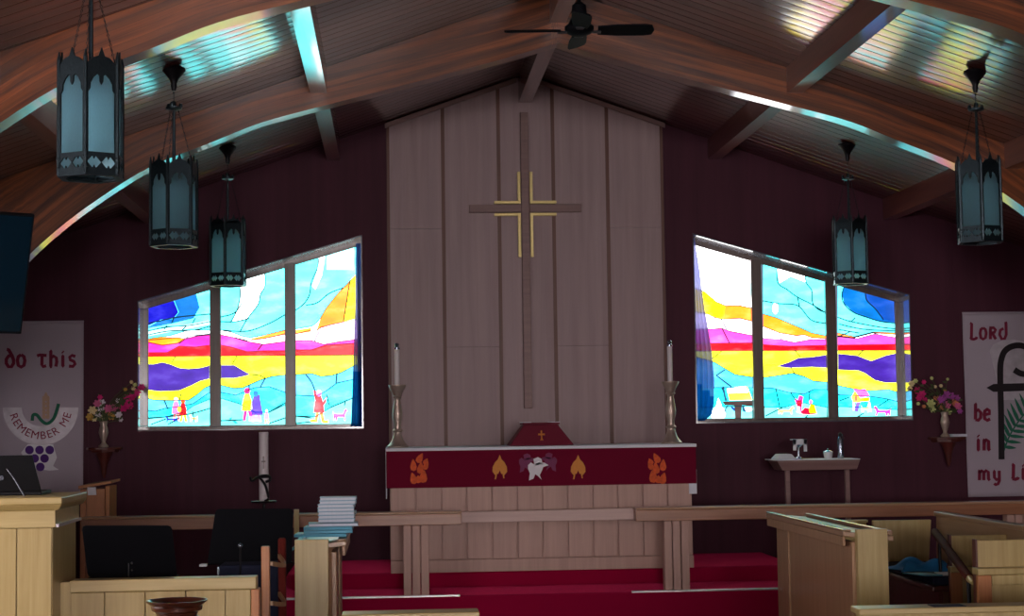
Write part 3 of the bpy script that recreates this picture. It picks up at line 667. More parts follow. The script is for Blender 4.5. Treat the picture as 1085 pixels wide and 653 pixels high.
def dove(cx, cy, s, f=1):
    body = [(-9, -3), (-6, -6), (-2, -4), (3, -6), (9, -6), (14, -3), (8, -1), (6, 4), (4, 8), (6, 13), (2, 9), (-1, 7), (-3, 12), (-8, 14), (-7, 6), (-9, 1)]
    wing = [(-2, -4), (-3, -10), (2, -12), (6, -10), (7, -5), (2, -3)]
    return [[(cx+f*x*s, cy+y*s) for x, y in body], [(cx+f*x*s, cy+y*s) for x, y in wing]]
emb(dove(557, 490, .78, 1), 'dove_emblem', M['mauve'], fr, depth=.003, lab='dark mauve dove at the left')
emb(dove(583, 489, .78, -1), 'dove_emblem', M['mauve'], fr, depth=.0035, lab='dark mauve dove at the right')
emb(dove(568, 496, .95, 1), 'dove_emblem', M['white'], fr, depth=.006, lab='white dove in the middle')
# veiled chalice
vx = W(571.5, 473, 14.3)[0]; vy = D(14.25)
r = thing('veiled_chalice', 'crimson veiled chalice with a small gold cross, standing at the middle of the altar', 'chalice', (vx, vy, AZ+.003))
z0, z1 = AZ+.004, AZ+.178
MB().hexa([(vx-.27, vy-.20, z0), (vx+.27, vy-.20, z0), (vx+.27, vy+.20, z0), (vx-.27, vy+.20, z0), (vx-.14, vy-.13, z1), (vx+.14, vy-.13, z1), (vx+.14, vy+.13, z1), (vx-.14, vy+.13, z1)]).build('veil', M['velvet'], r, bevel=.01)
MB().box(vx-.155, vx+.155, vy-.15, vy+.15, z1+.001, z1+.016).build('burse', M['velvet'], r, bevel=.004)
for a in (-.157, .08): MB().box(vx+a, vx+a+.077, vy-.152, vy+.152, z1+.0165, z1+.021).build('burse_edging', M['linen'], r)
b = MB(); u = Vector((0, .07, .174)).normalized(); o_ = Vector((vx, vy-.171, z0+.085)); n_v = Vector((0, -u.z, u.y))
for q in ([(-.006, -.04), (.006, -.04), (.006, .04), (-.006, .04)], [(-.028, .0), (.028, 0), (.028, .014), (-.028, .014)], [(-.014, -.045), (.014, -.045), (.006, -.03), (-.006, -.03)]): b.prism(q, o_, (1, 0, 0), u, n_v, .004)
b.build('gold_cross', M['leaf'], r)
# candlesticks and candles
stick = [(.0, 0), (.088, 0), (.09, .012), (.07, .03), (.05, .06), (.036, .10), (.033, .125), (.045, .14), (.03, .155), (.028, .19), (.04, .24), (.043, .28), (.034, .34), (.026, .39), (.03, .41), (.042, .42), (.035, .43), (.045, .46), (.068, .50), (.073, .512), (.073, .52), (.02, .522), (0, .522)]
for px, side in ((421.5, 'left'), (711.5, 'right')):
    x = W(px, 472, 14.15)[0]; y = D(14.15)
    tag(MB().lathe(stick, (x, y, AZ+.0035), 28).build('altar_candlestick', M['brass'], smooth=True, at=(x, y, AZ+.0035)), 'turned metal candlestick at the %s end of the altar' % side, 'candlestick', 'altar candlesticks')
    c = thing('altar_candle', 'slim white candle with metal cap, in the %s candlestick' % side, 'candle', (x, y, AZ+.526), 'altar candles')
    MB().lathe([(0, 0), (.021, 0), (.021, .29), (0, .29)], (x, y, AZ+.526), 16).build('wax', M['wax'], c, smooth=True)
    MB().lathe([(0, .291), (.024, .291), (.024, .305), (.014, .315), (.02, .335), (.008, .345), (0, .346)], (x, y, AZ+.526), 16).build('cap', M['steel'], c, smooth=True)
# ------------------------------------------------------------------ altar rails
ZR = .915; yr = D(13.3)
def rail(nm, lab, x0, x1, posts):
    r = thing(nm, lab, 'altar rail', ((x0+x1)/2, yr+.06, .27), 'altar rails')
    MB().box(x0, x1, yr-.02, yr+.16, ZR-.012, ZR+.006).build('top_board', M['railtop'], r, bevel=.008)
    MB().box(x0+.002, x1-.002, yr, yr+.14, ZR-.10, ZR-.013).build('apron', M['rail'], r, bevel=.004)
    for p in posts:
        for k in range(3): MB().box(p-.1+k*.068, p-.1+k*.068+.062, yr+.02, yr+.12, .27, ZR-.101).build('post_stave', M['altar'], r, bevel=.006)
rail('altar_rail', 'wooden altar rail on the left, reaching behind the music stands', -3.62, -.70, [-3.3, -1.055])
rail('altar_rail', 'wooden altar rail on the right, passing in front of the small side table', .665, 4.0, [.99, 3.75])
X_a, Z_a = W(311.5, 540, 13.27); X_b, Z_b = W(317, 566, 13.27)
al_ = [o for o in col.objects if o.name == 'altar_rail'][0]
MB().box(X_a, X_b, yr-.035, yr-.0205, Z_b, Z_a).build('batten', M['oak'], al_, bevel=.002)
g = thing('gate_rail', 'lighter plank closing the gap between the two altar rails', 'altar rail', (0, yr+.2, ZR-.09))
MB().hexa([(-.70, yr+.17, ZR-.095), (.68, yr+.17, ZR-.095), (.665, yr+.21, ZR-.095), (-.69, yr+.21, ZR-.095), (-.70, yr+.17, ZR-.012), (.665, yr+.17, ZR-.004), (.66, yr+.21, ZR-.004), (-.69, yr+.21, ZR-.012)]).build('plank', M['gate'], g, bevel=.003)
MB().box(-.74, -.701, yr+.161, yr+.20, ZR-.09, ZR-.03).box(.681, .72, yr+.161, yr+.20, ZR-.09, ZR-.03).build('bracket', M['steel'], g)
k0 = 20
for (a, c) in ((-3.4, -.72), (.62, 4.2)):
    struct(MB().box(a, c, D(13.275), D(13.31), .262, .278).build('trim_%d' % k0, M['nosing'], bevel=.003)); k0 += 1

# ------------------------------------------------------------------ hanging lanterns
def lantern():
    r = thing('hanging_lantern', '', 'lantern', (0, 0, 0), 'hexagonal church lanterns', local=True)
    R0, H = .148, .50
    V = [(R0*math.cos(R_(60*i)), R0*math.sin(R_(60*i))) for i in range(6)]
    for i in range(6):
        a, c = Vector((*V[i], 0)), Vector((*V[(i+1) % 6], 0)); u = (c-a).normalized(); wd = (c-a).length; mid = (a+c)/2; nrm = Vector((u.y, -u.x, 0)); h = wd/2
        o = mid-nrm*.004
        zero = Vector((0, 0, 1))
        # glass with its pierced metal frame
        MB().prism([(-h*.86, .015), (h*.86, .015), (h*.86, H*.92), (-h*.86, H*.92)], mid-nrm*.012, u, zero, nrm, .004).build('glass_panel', M['opal'], r)
        b = MB(); e = h*.80
        b.prism([(-h*.9, 0), (h*.9, 0), (h*.9, .022), (-h*.9, .022)], o, u, zero, nrm, .008)
        b.prism([(-h*.9, .072), (h*.9, .072), (h*.9, .092), (-h*.9, .092)], o, u, zero, nrm, .008)
        # quatrefoil band: struts leave small diamond openings
        for cx in (-h*.9, -h*.0, h*.9):
            for s in (-1, 1):
                b.prism([(cx+s*0, .022), (cx+s*h*.30, .022), (cx, .047)], o, u, zero, nrm, .007)
                b.prism([(cx+s*0, .072), (cx+s*h*.30, .072), (cx, .047)], o, u, zero, nrm, .007)
        for cx in (-h*.45, h*.45): b.prism([(cx-.006, .022), (cx+.006, .022), (cx, .034)], o, u, zero, nrm, .007); b.prism([(cx-.006, .072), (cx+.006, .072), (cx, .060)], o, u, zero, nrm, .007)
        for s in (-1, 1):
            b.prism([(s*h*.92, .092), (s*h*.83, .092), (s*h*.83, H*.72), (s*h*.92, H*.72)], o, u, zero, nrm, .008)
            b.prism([(s*h*.92, H*.72), (s*h*.83, H*.72), (s*h*.70, H*.75), (s*h*.68, H*.80), (s*h*.50, H*.85), (s*h*.26, H*.885), (s*h*.12, H*.87), (s*h*.10, H*.82), (0, H*.79), (0, H*1.02), (s*h*.92, H*.98)], o, u, zero, nrm, .008)
        b.prism([(-h*.9, H*.98), (h*.9, H*.98), (h*.55, H*1.03), (h*.2, H*1.05), (0, H*1.13), (-h*.2, H*1.05), (-h*.55, H*1.03)], o, u, zero, nrm, .008)
        if 0: b.prism([(-.007, H*.84), (.007, H*.84), (.016, H*.79), (0, H*.745), (-.016, H*.79)], o, u, zero, nrm, .010)   # pendant
        b.build('face_frame', M['lantern'], r)
        MB().tube([a+zero*-.004, a+zero*(H*1.03), a+zero*(H*1.10)], [.010, .010, .003], 6).build('corner_post', M['lantern'], r)
    b = MB(); b.lathe([(R0*.84, -.012), (R0*1.05, -.012), (R0*1.05, .0), (R0*.84, .0)], seg=6)
    bmesh.ops.delete(b.bm, geom=[f for f in b.bm.faces if len(f.verts) == 6], context='FACES')
    b.build('bottom_ring', M['lantern'], r)
    b = MB(); b.lathe([(.0, .39), (.03, .39), (.012, .43), (.009, .855), (0, .855)], seg=10); b.build('stem', M['lantern'], r)
    MB().lathe([(.0, .27), (.018, .27), (.03, .30), (.03, .36), (.018, .38), (0, .385)], seg=12).build('bulb', M['white'], r, smooth=True)
    MB().box(-.14, .14, -.006, .006, .386, .394).box(-.006, .006, -.125, .125, .386, .394).build('socket_bar', M['lantern'], r)
    zs = .86   # spreader
    for k in range(3):
        an = R_(90+120*k-30); p0 = Vector((.118*math.cos(an), .118*math.sin(an), H*1.02)); p1 = Vector((.028*math.cos(an), .028*math.sin(an), zs)); b = MB()
        n = 16
        for q in range(n):
            c0 = p0.lerp(p1, (q+.05)/n); c1 = p0.lerp(p1, (q+.95)/n); sd = Vector((-math.sin(an), math.cos(an), 0)) if q % 2 else Vector((math.cos(an), math.sin(an), 0))
            b.tube([c0, c0.lerp(c1, .5)+sd*.006, c1, c0.lerp(c1, .5)-sd*.006], .0022, 5, closed=True)
        b.build('chain', M['iron'], r)
    b = MB(); b.lathe([(0, zs-.01), (.02, zs-.01), (.05, zs), (.052, zs+.012), (.016, zs+.02), (.012, zs+.05), (0, zs+.05)], seg=14)
    for k in range(3):
        an = R_(60+120*k); b.ball((.045*math.cos(an), .045*math.sin(an), zs+.025), .013, 8, (1, 1, 1.4))
    b.build('spreader', M['lantern'], r, smooth=True)
    ztop = 1.20
    b = MB(); n = 9
    for q in range(n):
        za = zs+.05+(ztop-.16-zs-.05)*q/n; zb2 = za+(ztop-.16-zs-.05)/n*.98; s = (.006, 0) if q % 2 else (0, .006); zm = (za+zb2)/2
        b.tube([(0, 0, za), (s[0], s[1], zm), (0, 0, zb2), (-s[0], -s[1], zm)], .0024, 5, closed=True)
    b.tube([(.018*math.cos(t*math.pi/6), 0, ztop-.165+.018*math.sin(t*math.pi/6)) for t in range(12)], .003, 5, closed=True)
    b.build('hanging_chain', M['iron'], r)
    MB().lathe([(0, ztop-.15), (.012, ztop-.15), (.02, ztop-.12), (.018, ztop-.105), (.03, ztop-.075), (.055, ztop-.045), (.075, ztop-.02), (.07, ztop-.005), (.04, ztop+.01), (.0, ztop+.03)], seg=20).build('canopy', M['iron'], r, smooth=True)
    return r
L0 = lantern()
specs = [(-1, 7.70, 9, 'grey glass hexagonal lantern nearest the camera, at the top left'),
         (-1, 10.70, 15, 'dark hexagonal lantern, the middle one of the three on the left'),
         (-1, 13.80, 9, 'small far lantern with glowing blue panes in front of the left stained glass window'),
         (1, 10.75, -7, 'dark hexagonal lantern in front of the lit ceiling at the far right'),
         (1, 13.75, -7, 'small far lantern with glowing pale blue panes above the right stained glass window')]
for i, (s, d, rot, lab) in enumerate(specs):
    px = {0: 96, 1: 184.3, 2: 241.5, 3: 1038.7, 4: 901.5}[i]; pyb = {0: 187, 1: 260, 2: 302, 3: 256, 4: 300}[i]
    X, Z = W(px, pyb, d)
    rz = R_(-60-30+0) if 0 else 0
    o = L0 if i == 0 else dup(L0, (0, 0, 0))
    o.location = (X, D(d), Z); o['label'] = lab
    # a corner faces the camera, turned rot degrees off the sight line
    o.rotation_euler = (0, 0, math.atan2(-15.3-D(d), CAM.x-X)-R_(rot)+math.pi)
    # let the stem of the canopy reach the boards
    gap = zc(X)-(Z+1.20)
    for ch in o.children:
        if ch.name.startswith(('hanging_chain', 'canopy', 'spreader')) or (ch.name.startswith('chain')):
            pass
    o.scale = (1, 1, 1)
    k = (zc(X)-Z)/1.205
    for ch in o.children:
        if ch.name.startswith('canopy'): ch.location = (0, 0, gap)
        if ch.name.startswith('hanging_chain'):
            z_a, z_b = .91, 1.04; sc_ = (z_b+gap-z_a)/(z_b-z_a); ch.scale = (1, 1, sc_); ch.location = (0, 0, z_a-z_a*sc_)

# ------------------------------------------------------------------ ceiling fan
fx, fz = 0.0, W(612, 38, 10.8)[1]; fy = D(10.8)
r = thing('ceiling_fan', 'black ceiling fan hanging from the ridge beam', 'fan', (fx, fy, fz))
MB().lathe([(0, 0), (.04, 0), (.075, .015), (.095, .04), (.095, .06), (.07, .08), (.06, .10), (.045, .13), (.05, .15), (.045, .20), (.02, .22), (0, .22)], (fx, fy, fz), 24).build('motor', M['matte'], r, smooth=True)
MB().lathe([(0, .2), (.012, .2), (.012, ZP-.27-fz), (.06, ZP-.262-fz), (0, ZP-.262-fz)], (fx, fy, fz), 12).build('downrod', M['matte'], r, smooth=True)
for k in range(4):
    an = R_(-4+90*k); c, s = math.cos(an), math.sin(an)
    def T3(u, v, z): return (fx+u*c-v*s, fy+u*s+v*c, fz+z)
    b = MB(); z = .02
    b.hexa([T3(.08, -.02, z), T3(.14, -.03, z), T3(.14, .03, z), T3(.08, .02, z), T3(.08, -.02, z+.008), T3(.14, -.03, z+.008), T3(.14, .03, z+.008), T3(.08, .02, z+.008)]); arm_ = b.build('blade_arm', M['iron'], r)
    b = MB(); tl = .5; prof = [(.12, -.045), (.25, -.06), (.42, -.062), (.47, -.05), (.485, 0), (.47, .05), (.42, .062), (.25, .06), (.12, .045)]
    lo = [b.bm.verts.new(T3(u, v, z+.009-v*.3)) for u, v in prof]; hi = [b.bm.verts.new(T3(u, v, z+.021-v*.3)) for u, v in prof]
    b._f(lo); b._f(hi[::-1])
    for i in range(len(prof)): j = (i+1) % len(prof); b._f([lo[i], hi[i], hi[j], lo[j]])
    b.build('blade', M['matte'], arm_)

# ------------------------------------------------------------------ television
tx, tz = W(38, 228, 8.9); ty = D(8.9); H_ = .64; Wd = 1.12
mat = Matrix.Translation((tx, ty, tz)) @ Matrix.Rotation(R_(32), 4, 'Z') @ Matrix.Rotation(R_(17), 4, 'X')
root = thing('television', 'black flat television hung high at the left edge, tilted downward', 'television', (tx-.45, ty-.3, tz-.6))
def tvp(nm, args, m, bev=0):
    b = MB().box(*args); bmesh.ops.transform(b.bm, matrix=mat, verts=b.bm.verts[:]); b.build(nm, m, root, bevel=bev)
tvp('casing', (-Wd, 0, .012, .05, -H_, 0), M['black'], .006)
tvp('screen', (-Wd+.012, -.012, .006, .0118, -H_+.016, -.012), M['screen'])
tvp('mount_plate', (-Wd/2-.09, -Wd/2+.09, .0505, .09, -H_/2-.08, -H_/2+.12), M['iron'])
pb = mat @ Vector((-Wd/2, .075, -H_/2+.05))
MB().tube([pb, pb+Vector((0, .06, .05)), (pb.x, pb.y+.06, zc(pb.x)-.01)], .022, 10).build('ceiling_pole', M['iron'], root)

# ------------------------------------------------------------------ banners
def pen(b, pts, w, y0, y1, d, close=False):
    """a broad stroke through pixel points"""
    P3 = [Vector((*W(p[0], p[1], d), 0)) for p in pts]
    k = len(P3); Ls, Rs = [], []
    for i, p in enumerate(P3):
        dd = (P3[(i+1) % k]-P3[i-1]) if close else (P3[min(i+1, k-1)]-P3[max(i-1, 0)])
        dd.normalize(); nn = Vector((-dd.y, dd.x, 0)); ww = w[i] if isinstance(w, list) else w
        Ls.append(p+nn*ww/2); Rs.append(p-nn*ww/2)
    for i in range(k if close else k-1):
        j = (i+1) % k; b.xz([(Ls[i].x, Ls[i].y), (Ls[j].x, Ls[j].y), (Rs[j].x, Rs[j].y), (Rs[i].x, Rs[i].y)], y0, y1)
GL = {  # uncial letters in a box 1 wide x 1 tall, y down from the top of the small letters
 'd': [[(.75, .15), (.35, .15), (.1, .4), (.1, .7), (.35, .95), (.65, .95), (.88, .7), (.88, .45), (.72, .15), (.35, -.3), (.15, -.32)]],
 'o': [[(.5, .08), (.2, .2), (.1, .5), (.2, .85), (.5, .97), (.8, .85), (.9, .5), (.8, .2), (.5, .08)]],
 't': [[(.0, .1), (.25, .02), (.95, .06)], [(.5, .06), (.48, .8), (.6, .97), (.9, .9)]],
 'h': [[(.12, -.35), (.2, -.3), (.2, .97)], [(.2, .3), (.5, .1), (.8, .25), (.85, .6), (.75, .97)], [(.1, .97), (.32, .97)]],
 'i': [[(.35, .08), (.5, .1), (.5, .9), (.68, .97)], [(.42, -.25), (.58, -.18)]],
 's': [[(.85, .14), (.5, .05), (.22, .2), (.3, .42), (.7, .55), (.82, .75), (.6, .95), (.15, .93)]],
 'L': [[(.05, -.3), (.25, -.25), (.22, .8), (.12, .95)], [(.1, .92), (.5, .97), (.8, .9), (.88, .78)]],
 'R': [[(.12, .1), (.22, .12), (.22, .97)], [(.1, .08), (.6, .06), (.82, .22), (.7, .42), (.25, .48)], [(.45, .48), (.85, .97)]],
 'D': [[(.55, .12), (.2, .25), (.1, .6), (.35, .95), (.7, .92), (.88, .6), (.85, -.3), (.78, -.4)]],
 'b': [[(.12, -.4), (.2, -.35), (.2, .9)], [(.2, .25), (.55, .1), (.88, .35), (.85, .75), (.55, .97), (.2, .9)]],
 'e': [[(.2, .5), (.8, .42), (.75, .18), (.5, .06), (.2, .2), (.1, .5), (.2, .85), (.5, .97), (.85, .85)]],
 'n': [[(.1, .1), (.22, .12), (.22, .97)], [(.22, .3), (.5, .08), (.78, .2), (.8, .85), (.92, .97)]],
 'm': [[(.05, .1), (.14, .12), (.14, .97)], [(.14, .28), (.32, .08), (.48, .2), (.48, .97)], [(.48, .28), (.66, .08), (.83, .2), (.85, .85), (.95, .97)]],
 'y': [[(.1, .1), (.2, .15), (.22, .7), (.45, .92), (.75, .8)], [(.78, .08), (.8, 1.0), (.65, 1.3), (.35, 1.38), (.2, 1.25)]],
}
def letters(b, txt, x0, x1, y0, y1, y, d, w=.022, widths=None):
    widths = widths or {}
    tot = sum(widths.get(c, 1) if c != ' ' else widths.get(' ', 1) for c in txt); x = x0; u = (x1-x0)/tot
    for c in txt:
        ww = widths.get(c, 1)*u
        if c != ' ':
            for st in GL[c]: pen(b, [(x+ww*(.08+.84*p[0]), y0+(y1-y0)*p[1]) for p in st], w, y-.004, y, d)
        x += ww
db = 15.25; yb_ = -.03
def cloth_panel(parent, x0, x1, z0, z1, y, seed=0):
    b = MB(); nx, nz = 26, 40; g = []
    for i in range(nz+1):
        row = []
        for j in range(nx+1):
            x = x0+(x1-x0)*j/nx; z = z1+(z0-z1)*i/nz
            row.append(b.bm.verts.new((x, y-.0035*math.sin(j*.6+seed)*(i/nz)+.003*math.sin(i*.25+j*.1), z)))
        g.append(row)
    for i in range(nz):
        for j in range(nx): b._f([g[i][j], g[i][j+1], g[i+1][j+1], g[i+1][j]])
    o = b.build('cloth', M['banner'], parent, smooth=True)
    s = o.modifiers.new('cloth', 'SOLIDIFY'); s.thickness = .003; s.offset = 1 if 0 else -1
    return o
xr, zt1 = W(89, 341, db); xl, zb1 = W(-6, 527, db)
xr = (W(90, 341, db)[0]+W(86, 520, db)[0])/2
bl = thing('wall_banner', 'pale banner with grapes and wheat reading do this remember me, at the left', 'banner', ((xl+xr)/2, yb_, zb1))
cloth_panel(bl, xl, xr, zb1, zt1, yb_, 0)
MB().tube([(xl-.03, yb_+.004, zt1+.004), (xr+.0, yb_+.004, zt1+.004)], .008, 8).build('hanging_rod', M['banner'], bl)
yl = yb_-.0085
for args in (('do', 4.5, 28, 375, 389.5, yl, db, .03), ('this', 38, 82, 376, 389, yl, db, .028, {'i': .7, 't': 1.1})):
    b = MB(); letters(b, *args); b.build('word', M['letter'], bl)
def arcband(cx, cy, ri, ro, a0, a1, n=30):
    o = [(cx+ro*math.cos(a0+(a1-a0)*i/n), cy+ro*math.sin(a0+(a1-a0)*i/n)) for i in range(n+1)]
    return o+[(cx+ri*math.cos(a1-(a1-a0)*i/n), cy+ri*math.sin(a1-(a1-a0)*i/n)) for i in range(n+1)]
emb([arcband(42.7, 432, 20, 40, 0, math.pi)], 'bowl_shape', M['silver'], bl, db, yl, .003)
emb([[(22, 480), (29, 471), (56, 471), (60, 485), (56, 494), (62, 498), (52, 499), (33, 496)]], 'grape_ground', M['white'], bl, db, yl, .002)
emb([[(33, 476), (36, 474)][:0] or blob(31, 477, 4.6, 4.6), blob(41.7, 477, 4.6, 4.6), blob(52.5, 477, 4.6, 4.6), blob(36.5, 486, 4.6, 4.6), blob(47, 486, 4.6, 4.6), blob(42.5, 495, 4.6, 4.6)], 'grape_cluster', M['grape'], bl, db, yl-.0005, .006)
b = MB(); 
for i in range(5):
    for s in (-1, 1): b.xz([W(p[0], p[1], db) for p in petal(48.5+s*2.1, 441-i*4.6, 6.5, 4, up+s*.35)], yl-.006, yl-.001)
b.xz([W(p[0], p[1], db) for p in petal(48.5, 419, 7, 4, up)], yl-.006, yl-.001)
b.build('wheat_ear', M['tan'], bl)
b = MB(); pen(b, catmull([(34, 446), (35, 440), (39, 440), (44, 446), (50, 449), (57, 443), (62, 428)], 5), .028, yl-.007, yl-.003, db); b.build('green_ribbon', M['green'], bl)
def text_mesh(ch, size):
    cu = bpy.data.curves.new('letter', 'FONT'); cu.body = ch; cu.size = size; cu.extrude = .0015; cu.offset = 0; cu.align_x = 'CENTER'; cu.resolution_u = 3
    o = bpy.data.objects.new('letter', cu); col.objects.link(o); dg = bpy.context.evaluated_depsgraph_get(); me = bpy.data.meshes.new_from_object(o.evaluated_get(dg)); col.objects.unlink(o); bpy.data.objects.remove(o); return me
b = MB(); word = 'REMEMBER ME'; R2 = 33.5
wd = [{'M': 1.3, ' ': .7, 'E': .88, 'R': 1, 'B': 1}[c] for c in word]; tot = sum(wd); acc = 0; t0, t1 = math.pi-R_(12), R_(10)
for ch, w_ in zip(word, wd):
    t = t0+(t1-t0)*(acc+w_/2)/tot; acc += w_
    if ch == ' ': continue
    px, py = 42.7+R2*math.cos(t), 432+R2*math.sin(t); X, Z = W(px, py, db)
    me = text_mesh(ch, .098)
    m4 = Matrix.Translation((X, yl-.005, Z)) @ Matrix.Rotation(t-math.pi/2, 4, 'Y') @ Matrix.Rotation(math.pi/2, 4, 'X')
    me.transform(m4); b.bm.from_mesh(me)
b.build('arched_words', M['letter'], bl)
# right banner
xl2 = (W(1020, 332, db)[0]+W(1027, 526, db)[0])/2; zt2 = W(1020, 332, db)[1]; zb2 = W(1027, 527, db)[1]; xr2 = xl2+.84
br = thing('wall_banner', 'pale banner with black crook and green palm, lettered Lord be in my, at the right', 'banner', ((xl2+xr2)/2, yb_, zb2))
cloth_panel(br, xl2, xr2, zb2, zt2, yb_, 2)
MB().tube([(xl2, yb_+.004, zt2+.004), (xr2+.03, yb_+.004, zt2+.004)], .008, 8).build('hanging_rod', M['banner'], br)
for args in (('LoRD', 1027, 1068.5, 346.5, 360, yl, db, .026, {'L': .95, 'o': .9}), ('be', 1031.5, 1051.5, 433, 446, yl, db, .03), ('in', 1033.5, 1050.5, 465, 478, yl, db, .03, {'i': .7}),
             ('my', 1035, 1062, 498, 509.5, yl, db, .028, {'m': 1.5}), ('Li', 1071.5, 1088, 496, 508.5, yl, db, .03, {'i': .7})):
    b = MB(); letters(b, *args); b.build('word', M['letter'], br)
emb([[(1049, 372), (1053, 365), (1062, 361), (1074, 360), (1090, 362), (1100, 375), (1104, 395), (1098, 412), (1080, 424), (1064, 424), (1058, 410), (1054, 392)]], 'grey_disc', M['silver'], br, db, yl, .002)
b = MB(); pen(b, catmull([(1061.5, 487), (1061, 440), (1060, 395), (1061.5, 380), (1066, 371), (1075, 366.5), (1085, 367), (1094, 373), (1098, 383), (1096, 391), (1090, 396), (1082, 396), (1075, 392)], 4), .055, yl-.008, yl-.004, db)
b.xz([W(*p, db) for p in [(1045.5, 411), (1053, 407), (1110, 405.5), (1110, 413.5), (1053, 415.5)]], yl-.0095, yl-.004)
b.build('crook', M['crook'], br)
b = MB(); fnpts = catmull([(1064, 478), (1070, 462), (1080, 446), (1094, 430), (1108, 420)], 3)
pen(b, fnpts, .012, yl-.006, yl, db)
for i in range(1, len(fnpts)-1):
    (x, y) = fnpts[i]; tt = i/len(fnpts); ln = 22*math.sin(math.pi*(.12+.8*tt))
    for s, a0 in ((-1, -2.0), (1, .1)):
        b.xz([W(p[0], p[1], db) for p in petal(x+math.cos(a0)*ln*.5, y+math.sin(a0)*ln*.45, ln, 3.4, a0)], yl-.004-.0002*i, yl)
b.build('palm_leaf', M['green'], br)
# ------------------------------------------------------------------ flower shelves
PETAL = {}
for nme, c in (('pink', 'd86898'), ('magenta', 'd01878'), ('cream', 'e4d0a0'), ('white', 'e4dce4'), ('yellow', 'c89c48'), ('peach', 'd88860'), ('lime', 'c8d088'), ('violet', 'b050a8')):
    PETAL[nme] = pbr(nme+'_petal', c, .7)
def shelf(nm, lab, px0, px1, py):
    d = 15.18; x0, z = W(px0, py, d); x1, _ = W(px1, py, d); xm = (x0+x1)/2; y = D(15.29)
    r = thing(nm, lab, 'shelf', (xm, y, z-.25), 'flower shelves')
    b = MB(); b.xy([(x0, y), (x0, y-.10), (x0+.03, y-.17), (xm-.05, y-.21), (xm+.05, y-.21), (x1-.03, y-.17), (x1, y-.10), (x1, y)], z-.022, z); b.build('shelf_top', M['darkwood'], r, bevel=.004)
    b = MB(); b.xy([(x0+.03, y), (x0+.05, y-.12), (xm, y-.17), (x1-.05, y-.12), (x1-.03, y)], z-.045, z-.0225); b.build('moulding', M['darkwood'], r, bevel=.004)
    b = MB(); b.lathe([(.004, -.27), (.012, -.26), (.022, -.22), (.03, -.16), (.055, -.09), (.075, -.05), (.078, -.046), (0, -.046)], (xm, y-.08, z), 20); b.build('bracket', M['darkwood'], r, smooth=True)
    return xm, y-.10, z
def vase(x, y, z, lab):
    tag(MB().lathe([(0, 0), (.042, 0), (.045, .012), (.02, .035), (.018, .05), (.032, .09), (.042, .13), (.036, .17), (.028, .19), (.036, .225), (.034, .228), (.0, .20)], (x, y, z+.001), 24).build('flower_vase', M['brass'], smooth=True, at=(x, y, z)), lab, 'vase', 'flower vases')
def blossom(b, c, r, nrm):
    nrm = Vector(nrm).normalized(); h = Vector((0, 0, 1)) if abs(nrm.z) < .9 else Vector((1, 0, 0)); u = nrm.cross(h).normalized(); v = nrm.cross(u); c = Vector(c)
    for ringn, rad, lift, np_ in ((0, r, .0, 6), (1, r*.65, r*.25, 5)):
        for k in range(np_):
            a = 2*math.pi*(k+ringn*.5)/np_; dd = u*math.cos(a)+v*math.sin(a); sd = nrm.cross(dd); base = c+nrm*lift; tip = base+dd*rad+nrm*r*.35
            pts = [base, base+dd*rad*.5+sd*rad*.38+nrm*r*.1, tip+sd*rad*.2, tip-sd*rad*.2, base+dd*rad*.5-sd*rad*.38+nrm*r*.1]
            A = [b.bm.verts.new(p) for p in pts]; B = [b.bm.verts.new(p-nrm*.0025) for p in pts]
            b._f(A); b._f(B[::-1])
            for i in range(5): j = (i+1) % 5; b._f([A[i], B[i], B[j], A[j]])
    b.ball(c+nrm*r*.3, r*.22, 8)
def bouquet(x, y, z, lab, fl, d):
    r = thing('flower_bouquet', lab, 'flowers', (x, y, z+.2), 'flower bouquets')
    rnd = random.Random(len(lab)); st = MB(); lf = MB()
    for (px, py, rp, c) in fl:
        dd = d-.02+rnd.uniform(-.07, .07); X, Z = W(px, py, dd); Y = D(dd); b = MB()
        blossom(b, (X, Y, Z), rp*.0088, (rnd.uniform(-.4, .4)+(X-x)*1.2, -1, rnd.uniform(-.1, .5))); b.build('blossom', PETAL[c], r)
        st.tube(catmull([(x, y, z+.19), (x+(X-x)*.25, y+(Y-y)*.3, z+.19+(Z-z-.19)*.55), (X, Y+.012, Z-.004)], 4), .0028, 5)
        for q in range(2):
            t = rnd.uniform(.55, .95); p = Vector((x+(X-x)*t, y+(Y-y)*t, z+.2+(Z-z-.2)*t)); a = rnd.uniform(0, 6.28); dv = Vector((math.cos(a), .4*math.sin(a)-.2, rnd.uniform(-.1, .7))).normalized(); sd = dv.cross(Vector((0, -1, .2))).normalized()*.012; L = rnd.uniform(.04, .07)
            A = [lf.bm.verts.new(v) for v in (p, p+dv*L*.5+sd, p+dv*L, p+dv*L*.5-sd)]; n2 = dv.cross(sd).normalized()*.0015; B = [lf.bm.verts.new(v.co+n2) for v in A]
            lf._f(A); lf._f(B[::-1])
            for i in range(4): j = (i+1) % 4; lf._f([A[i], B[i], B[j], A[j]])
    st.build('stems', M['leafgreen'], r); lf.build('foliage', M['leafgreen'], r)
xm, ys_, z = shelf('wall_shelf', 'small dark wooden wall shelf left of the left window', 91, 128, 474.5)
vase(xm, ys_, z, 'slim metal vase on the left wall shelf')
